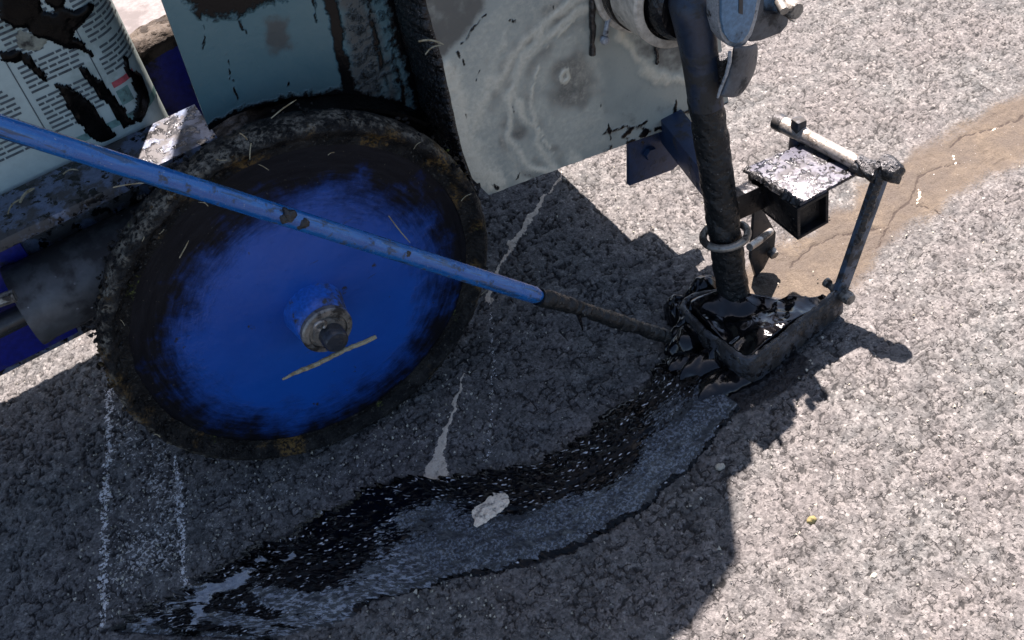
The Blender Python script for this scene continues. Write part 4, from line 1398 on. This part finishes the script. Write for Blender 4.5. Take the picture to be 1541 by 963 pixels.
pool = own2(link('tar_pool', grid_mesh('tar_pool', np.dstack([PX, PY, z])), M['pooltar'] if 'pooltar' in M else M['tar']))
# lumps of tar that have squeezed out round the shoe
for i, (px, py, sx, sy, sz) in enumerate(((1038, 512, .026, .018, .022), (1022, 472, .014, .016, .022), (1066, 542, .028, .018, .013), (1060, 450, .022, .014, .028), (1050, 488, .022, .016, .031), (1092, 532, .020, .012, .023), (1098, 566, .030, .016, .009), (1032, 540, .020, .014, .010))):
    c = G(px, py, .004)
    own2(blob('tar_lump', (c[0], c[1], .0), (sx, sy, sz), 40 + i, M['pooltar'], None, .26, n=40, oc=2))
# handle
def rod_mat():
    t = NT('scuffed blue rod')
    p = t.obj()
    d = (U(1004, 507, 'z', .026) - Vector((-.127, -.036, .43))).normalized()
    n1_ = d.orthogonal().normalized(); n2_ = d.cross(n1_)
    cv = t.node('ShaderNodeCombineXYZ')
    for q_, (ax_, k_) in enumerate(((d, 22), (n1_, 190), (n2_, 190))):
        dt = t.node('ShaderNodeVectorMath', operation='DOT_PRODUCT'); t.set(dt.inputs[0], p); dt.inputs[1].default_value = ax_
        t.set(cv.inputs[q_], t.math('MULTIPLY', dt.outputs['Value'], k_))
    st_ = t.noise(1.0, 5, .68, cv.outputs[0])
    n = t.noise(110, 5, .65); f = t.noise(600, 3, .6)
    c = t.mix(t.step(st_, .35, .65), (.003, .060, .215), (.010, .115, .33))
    c = t.mix(t.step(st_, .51, .62, 0, .85), c, (.014, .030, .060))
    c = t.mix(t.step(n, .58, .66, 0, .85), c, (.022, .030, .040))
    c = t.mix(t.math('MULTIPLY', t.step(n, .66, .70), .9), c, (.030, .024, .018))
    c = t.mix(t.math('MULTIPLY', t.step(f, .66, .72), .6), c, (.22, .28, .34))
    r = t.math('ADD', .22, t.math('MULTIPLY', t.step(n, .5, .66), .4))
    return t.out(c, r, 0.0, t.bump(t.math('ADD', n, t.math('MULTIPLY', st_, .6)), .0006, .8), .6)


M['blue_rod'] = rod_mat()
h0, h1 = Vector((-.127, -.036, .43)), U(1004, 507, 'z', .026)
hd = (h1 - h0)
hs = h0 - hd * .35
hm = U(820, 437, 'y', -.07)
tsplit = (U(815, 437, 'y', h0.y + (h1.y - h0.y) * .72) - h0).length / hd.length
m = MB()
N_ = 80
m.tube([hs.lerp(h1, i / N_) for i in range(N_ + 1)], [.0069 if i / N_ < (.35 + .99 * tsplit) / 1.35 else .0035 for i in range(N_ + 1)], 24)
hdl = own2(m.build('handle', M['blue_rod']))
m = MB()
m.tube([h0.lerp(h1, tsplit + (1.0 - tsplit) * i / 60) + Vector((random.uniform(-.0006, .0006), random.uniform(-.0006, .0006), random.uniform(-.0006, .0006))) for i in range(61)], [.0072 - .0020 * min(1, i / 14) + .0012 * random.random() * min(1, i / 4) for i in range(61)], 20)
o = m.build('tar_coat', M['tar_pipe'], None, True, 80); roughen(o, .0015, 140, 12)
o.parent = hdl; o.matrix_parent_inverse = hdl.matrix_world.inverted()


def on_handle(px, py):
    """nearest handle point to a photo pixel's sight line"""
    d = (CAM_R * ((px - 770.5) / FPX) + CAM_D * ((py - 481.5) / FPX) + CAM_F).normalized()
    w0 = h0 - CAM_O
    u_ = hd.normalized()
    b = u_.dot(d); dd = u_.dot(w0); e = d.dot(w0)
    return h0 + u_ * ((b * e - dd) / (1 - b * b))


for px, py, r in ((437, 322, .0064), (452, 345, .0050), (615, 378, .003), (875, 480, .0035), (885, 466, .004)):
    p = on_handle(px, py) - CAM_F * .006 + Vector((0, 0, -.003 if py in (345,) else 0))
    o = blob('tar_lump', p[:], (r, r * .8, r), px, M['tar_crust'], None, .5, n=10)
    o.parent = hdl; o.matrix_parent_inverse = hdl.matrix_world.inverted()
m = MB(); m.tube([on_handle(866, 462) + Vector((0, -.004, -.004)), on_handle(866, 462) + Vector((0, -.006, -.022))], [.0022, .0006], 8)
o = m.build('tar_string', M['tar']); o.parent = hdl; o.matrix_parent_inverse = hdl.matrix_world.inverted()

# ------------------------------------------------------------------ can with printed label behind the beam
VC = vback + .007                      # front face of the can
can = empty('sealant_can', 'can with a printed instruction label, smeared with black tar, standing behind the blue frame', 'can', (-.13, VC + .09, ZB))
COFF = Vector(can.location)
RC = .030
xr = U(203, 120, 'y', VC).x + .012
xl = xr - .235


def can_ring(off, n=14):
    pts = []
    x0, x1, y0, y1 = xl - off, xr + off, VC - off, VC + .150 + off
    r = RC + off
    for cx, cy, a0 in ((x1 - r, y0 + r, -90), (x1 - r, y1 - r, 0), (x0 + r, y1 - r, 90), (x0 + r, y0 + r, 180)):
        for i in range(n + 1):
            a = math.radians(a0 + 90 * i / n)
            pts.append((cx + r * math.cos(a), cy + r * math.sin(a)))
    return pts


def can_pt(s, z, off):
    """s = arc position along the front face measured from its left edge, wraps round the right corner"""
    L = xr - RC - xl
    if s <= L:
        return (xl + s, VC - off, z)
    a = (s - L) / RC
    if a < math.pi / 2:
        return (xr - RC + (RC + off) * math.sin(a), VC + RC - (RC + off) * math.cos(a), z)
    return (xr + off, VC + RC + (s - L - RC * math.pi / 2), z)


def cown(o, p=None):
    o.parent = p or can
    o.matrix_parent_inverse = Matrix.Translation(-COFF) if p is None else p.matrix_world.inverted()
    return o


zc0, zc1 = ZB - .044, ZB + .36
m = MB()
rg = [[m.bm.verts.new((x, y, zz_)) for x, y in can_ring(o_)] for zz_, o_ in ((zc0, -.004), (zc0 + .004, 0), (zc1 - .004, 0), (zc1, -.004))]
for a, b in zip(rg, rg[1:]):
    for i in range(len(a)):
        j = (i + 1) % len(a)
        m.bm.faces.new((a[i], a[j], b[j], b[i]))
m.bm.faces.new(rg[0][::-1]); m.bm.faces.new(rg[-1])
body = cown(m.build('can_body', M['can']))
m = MB(); m.lathe([(.0, .0), (.035, 0), (.036, .014), (.033, .018), (0, .018)], ((xl + xr) / 2, VC + .09, zc1), (0, 0, 1), 32)
cown(m.build('can_cap', M['black_steel']))
LEN = xr - RC - xl + RC * 1.45
ns = 80
Pn = np.array([[can_pt(LEN * i / ns, zz_, .0006) for zz_ in (zc0 + .003, zc1 - .02)] for i in range(ns + 1)])
lab = cown(link('label_sheet', grid_mesh('label_sheet', Pn), M['label']))


def quads(rects, off, name, mat):
    m = MB()
    for s0, s1, z0, z1 in rects:
        k = max(1, int((s1 - s0) / .004))
        prev = None
        for i in range(k + 1):
            s = s0 + (s1 - s0) * i / k
            cur = (m.bm.verts.new(can_pt(s, z0, off)), m.bm.verts.new(can_pt(s, z1, off)))
            if prev:
                m.bm.faces.new((prev[0], cur[0], cur[1], prev[1]))
            prev = cur
    o = m.build(name, mat, None, False)
    o.parent = lab; o.matrix_parent_inverse = lab.matrix_world.inverted()
    return o


def s_of(px, py):
    p = U(px, py, 'y', VC)
    return p.x - xl, p.z


R2 = random.Random(5)
words = []
# columns (s0, s1) read off the photo; the last one wraps the corner
sA = s_of(38, 140)[0]; sB = s_of(140, 90)[0]
cols = [(sA - .095, sA - .006), (sA + .004, sB - .006), (sB + .004, LEN - .006)]
zt_, zb_ = ZB + .30, ZB + .012
pitch = .0042
for ci, (s0, s1) in enumerate(cols):
    z = zt_
    para = R2.randint(5, 14)
    zb2 = zb_ + (.006 if ci < 2 else .034)
    while z > zb2:
        last = para == 0
        s = s0 + (R2.choice((0, .004)) if para > 10 else 0)
        end = s0 + (s1 - s0) * (R2.uniform(.25, .8) if last else R2.uniform(.93, 1.0))
        while s < end - .003:
            wl = R2.uniform(.004, .015)
            e = min(end, s + wl)
            words.append((s, e, z, z + .0019))
            s = e + .0013
        z -= pitch
        if last:
            z -= pitch * .7; para = R2.randint(4, 13)
        else:
            para -= 1
quads(words, .0010, 'print_rows', M['ink'])
quads([(sA - .0012, sA - .0004, zb_, zt_ + .03), (sB - .0012, sB - .0004, zb_, zt_ + .03)], .0010, 'rule_line', M['ink'])
sr = cols[2][0]
quads([(sr, sr + .020, zb_ + .026, zb_ + .031)], .0010, 'red_box', M['ink_red'])
quads([(sr, sr + .010, zb_ + .010, zb_ + .023)], .0010, 'green_box', M['ink_green'])
quads([(sA + .004, LEN - .004, zb_ - .004, zb_ + .002)], .0010, 'green_bar', M['ink_green'])
ring = []
for i in range(28):
    a0, a1 = 2 * math.pi * i / 28, 2 * math.pi * (i + 1) / 28
    ring.append((a0, a1))
m = MB()
cs, cz = sr + .019, zb_ + .016
for a0, a1 in ring:
    v = [m.bm.verts.new(can_pt(cs + r * math.cos(a), cz + r * math.sin(a), .0012)) for r, a in ((.0062, a0), (.0062, a1), (.0050, a1), (.0050, a0))]
    m.bm.faces.new(v)
v = [m.bm.verts.new(can_pt(cs + x, cz + y, .0012)) for x, y in ((-.004, .0032), (-.0032, .004), (.004, -.0032), (.0032, -.004))]
m.bm.faces.new(v)
o = m.build('warning_symbol', M['ink'], None, False); o.parent = lab; o.matrix_parent_inverse = lab.matrix_world.inverted()


def smear(polys, seed, name, mat, thick=.0022, parent=None, jit=.0035):
    """thick smear on the can: fine grid over the wall, kept where a ragged polygon mask is set"""
    ss = np.arange(0, LEN + .03, .0014); zz_ = np.arange(zc0, ZB + .20, .0014)
    S, Z = np.meshgrid(ss, zz_, indexing='ij')
    js = S + (fbm(S * 120, Z * 120, seed, 4) - .5) * jit * 2; jz = Z + (fbm(S * 120, Z * 120, seed + 5, 4) - .5) * jit * 2
    mk = np.zeros_like(S)
    for p in polys:
        q = [s_of(*a) for a in p]
        mk = np.maximum(mk, polymask(js, jz, q, .002))
    hgt = np.sqrt(np.clip((mk - .3) / .7, 0, 1)) * thick * (.6 + .8 * fbm(S * 90, Z * 90, seed + 9, 3)) + .0008
    Pn = np.array([[can_pt(a, b, 0) for b in zz_] for a in ss])
    Po = np.array([[can_pt(a, b, 1) for b in zz_] for a in ss])
    Pn = Pn + (Po - Pn) * hgt[..., None]
    me = grid_mesh(name, Pn)
    bm = bmesh.new(); bm.from_mesh(me)
    fm = (mk[:-1, :-1] + mk[1:, :-1] + mk[1:, 1:] + mk[:-1, 1:]).reshape(-1) / 4
    bm.faces.ensure_lookup_table()
    bmesh.ops.delete(bm, geom=[f for f, kk in zip(bm.faces, fm > .34) if not kk], context='FACES')
    bm.to_mesh(me); bm.free()
    return cown(link(name, me, mat))


smear([[(0, -40), (0, 26), (14, 32), (22, 40), (40, 38), (54, 50), (72, 58), (76, 62), (104, 75), (116, 72), (128, 74), (120, 62), (108, 56), (112, 40), (140, 18), (142, 8), (110, 16), (88, 8), (80, 20), (60, 18), (56, 4), (50, -40)],
       [(60, -40), (66, 4), (82, 16), (96, 4), (84, -40)],
       [(0, 78), (4, 88), (20, 88), (34, 92), (30, 80), (20, 76)], [(32, 84), (44, 100), (56, 114), (74, 124), (66, 112), (52, 100), (46, 84)],
       [(86, 126), (88, 136), (108, 170), (128, 196), (148, 212), (172, 202), (152, 176), (136, 156), (124, 142), (110, 134), (98, 130)],
       [(118, 98), (122, 104), (132, 118), (138, 134), (150, 148), (166, 158), (176, 176), (186, 192), (204, 184), (192, 172), (178, 156), (166, 140), (158, 126), (150, 124), (138, 112), (128, 100)],
       [(122, 72), (136, 76), (142, 84), (132, 78)],
       [(186, 88), (190, 104), (200, 120), (206, 150), (204, 176), (212, 186), (230, 160), (222, 120), (200, 104), (192, 92)]], 31, 'tar_smear', M['tar_smear'])
smear([[(26, 52), (30, 46), (46, 52), (70, 58), (64, 68), (58, 74), (40, 72), (28, 68)]], 37, 'tape_patch', M['mud_label'], .0008, jit=.001)
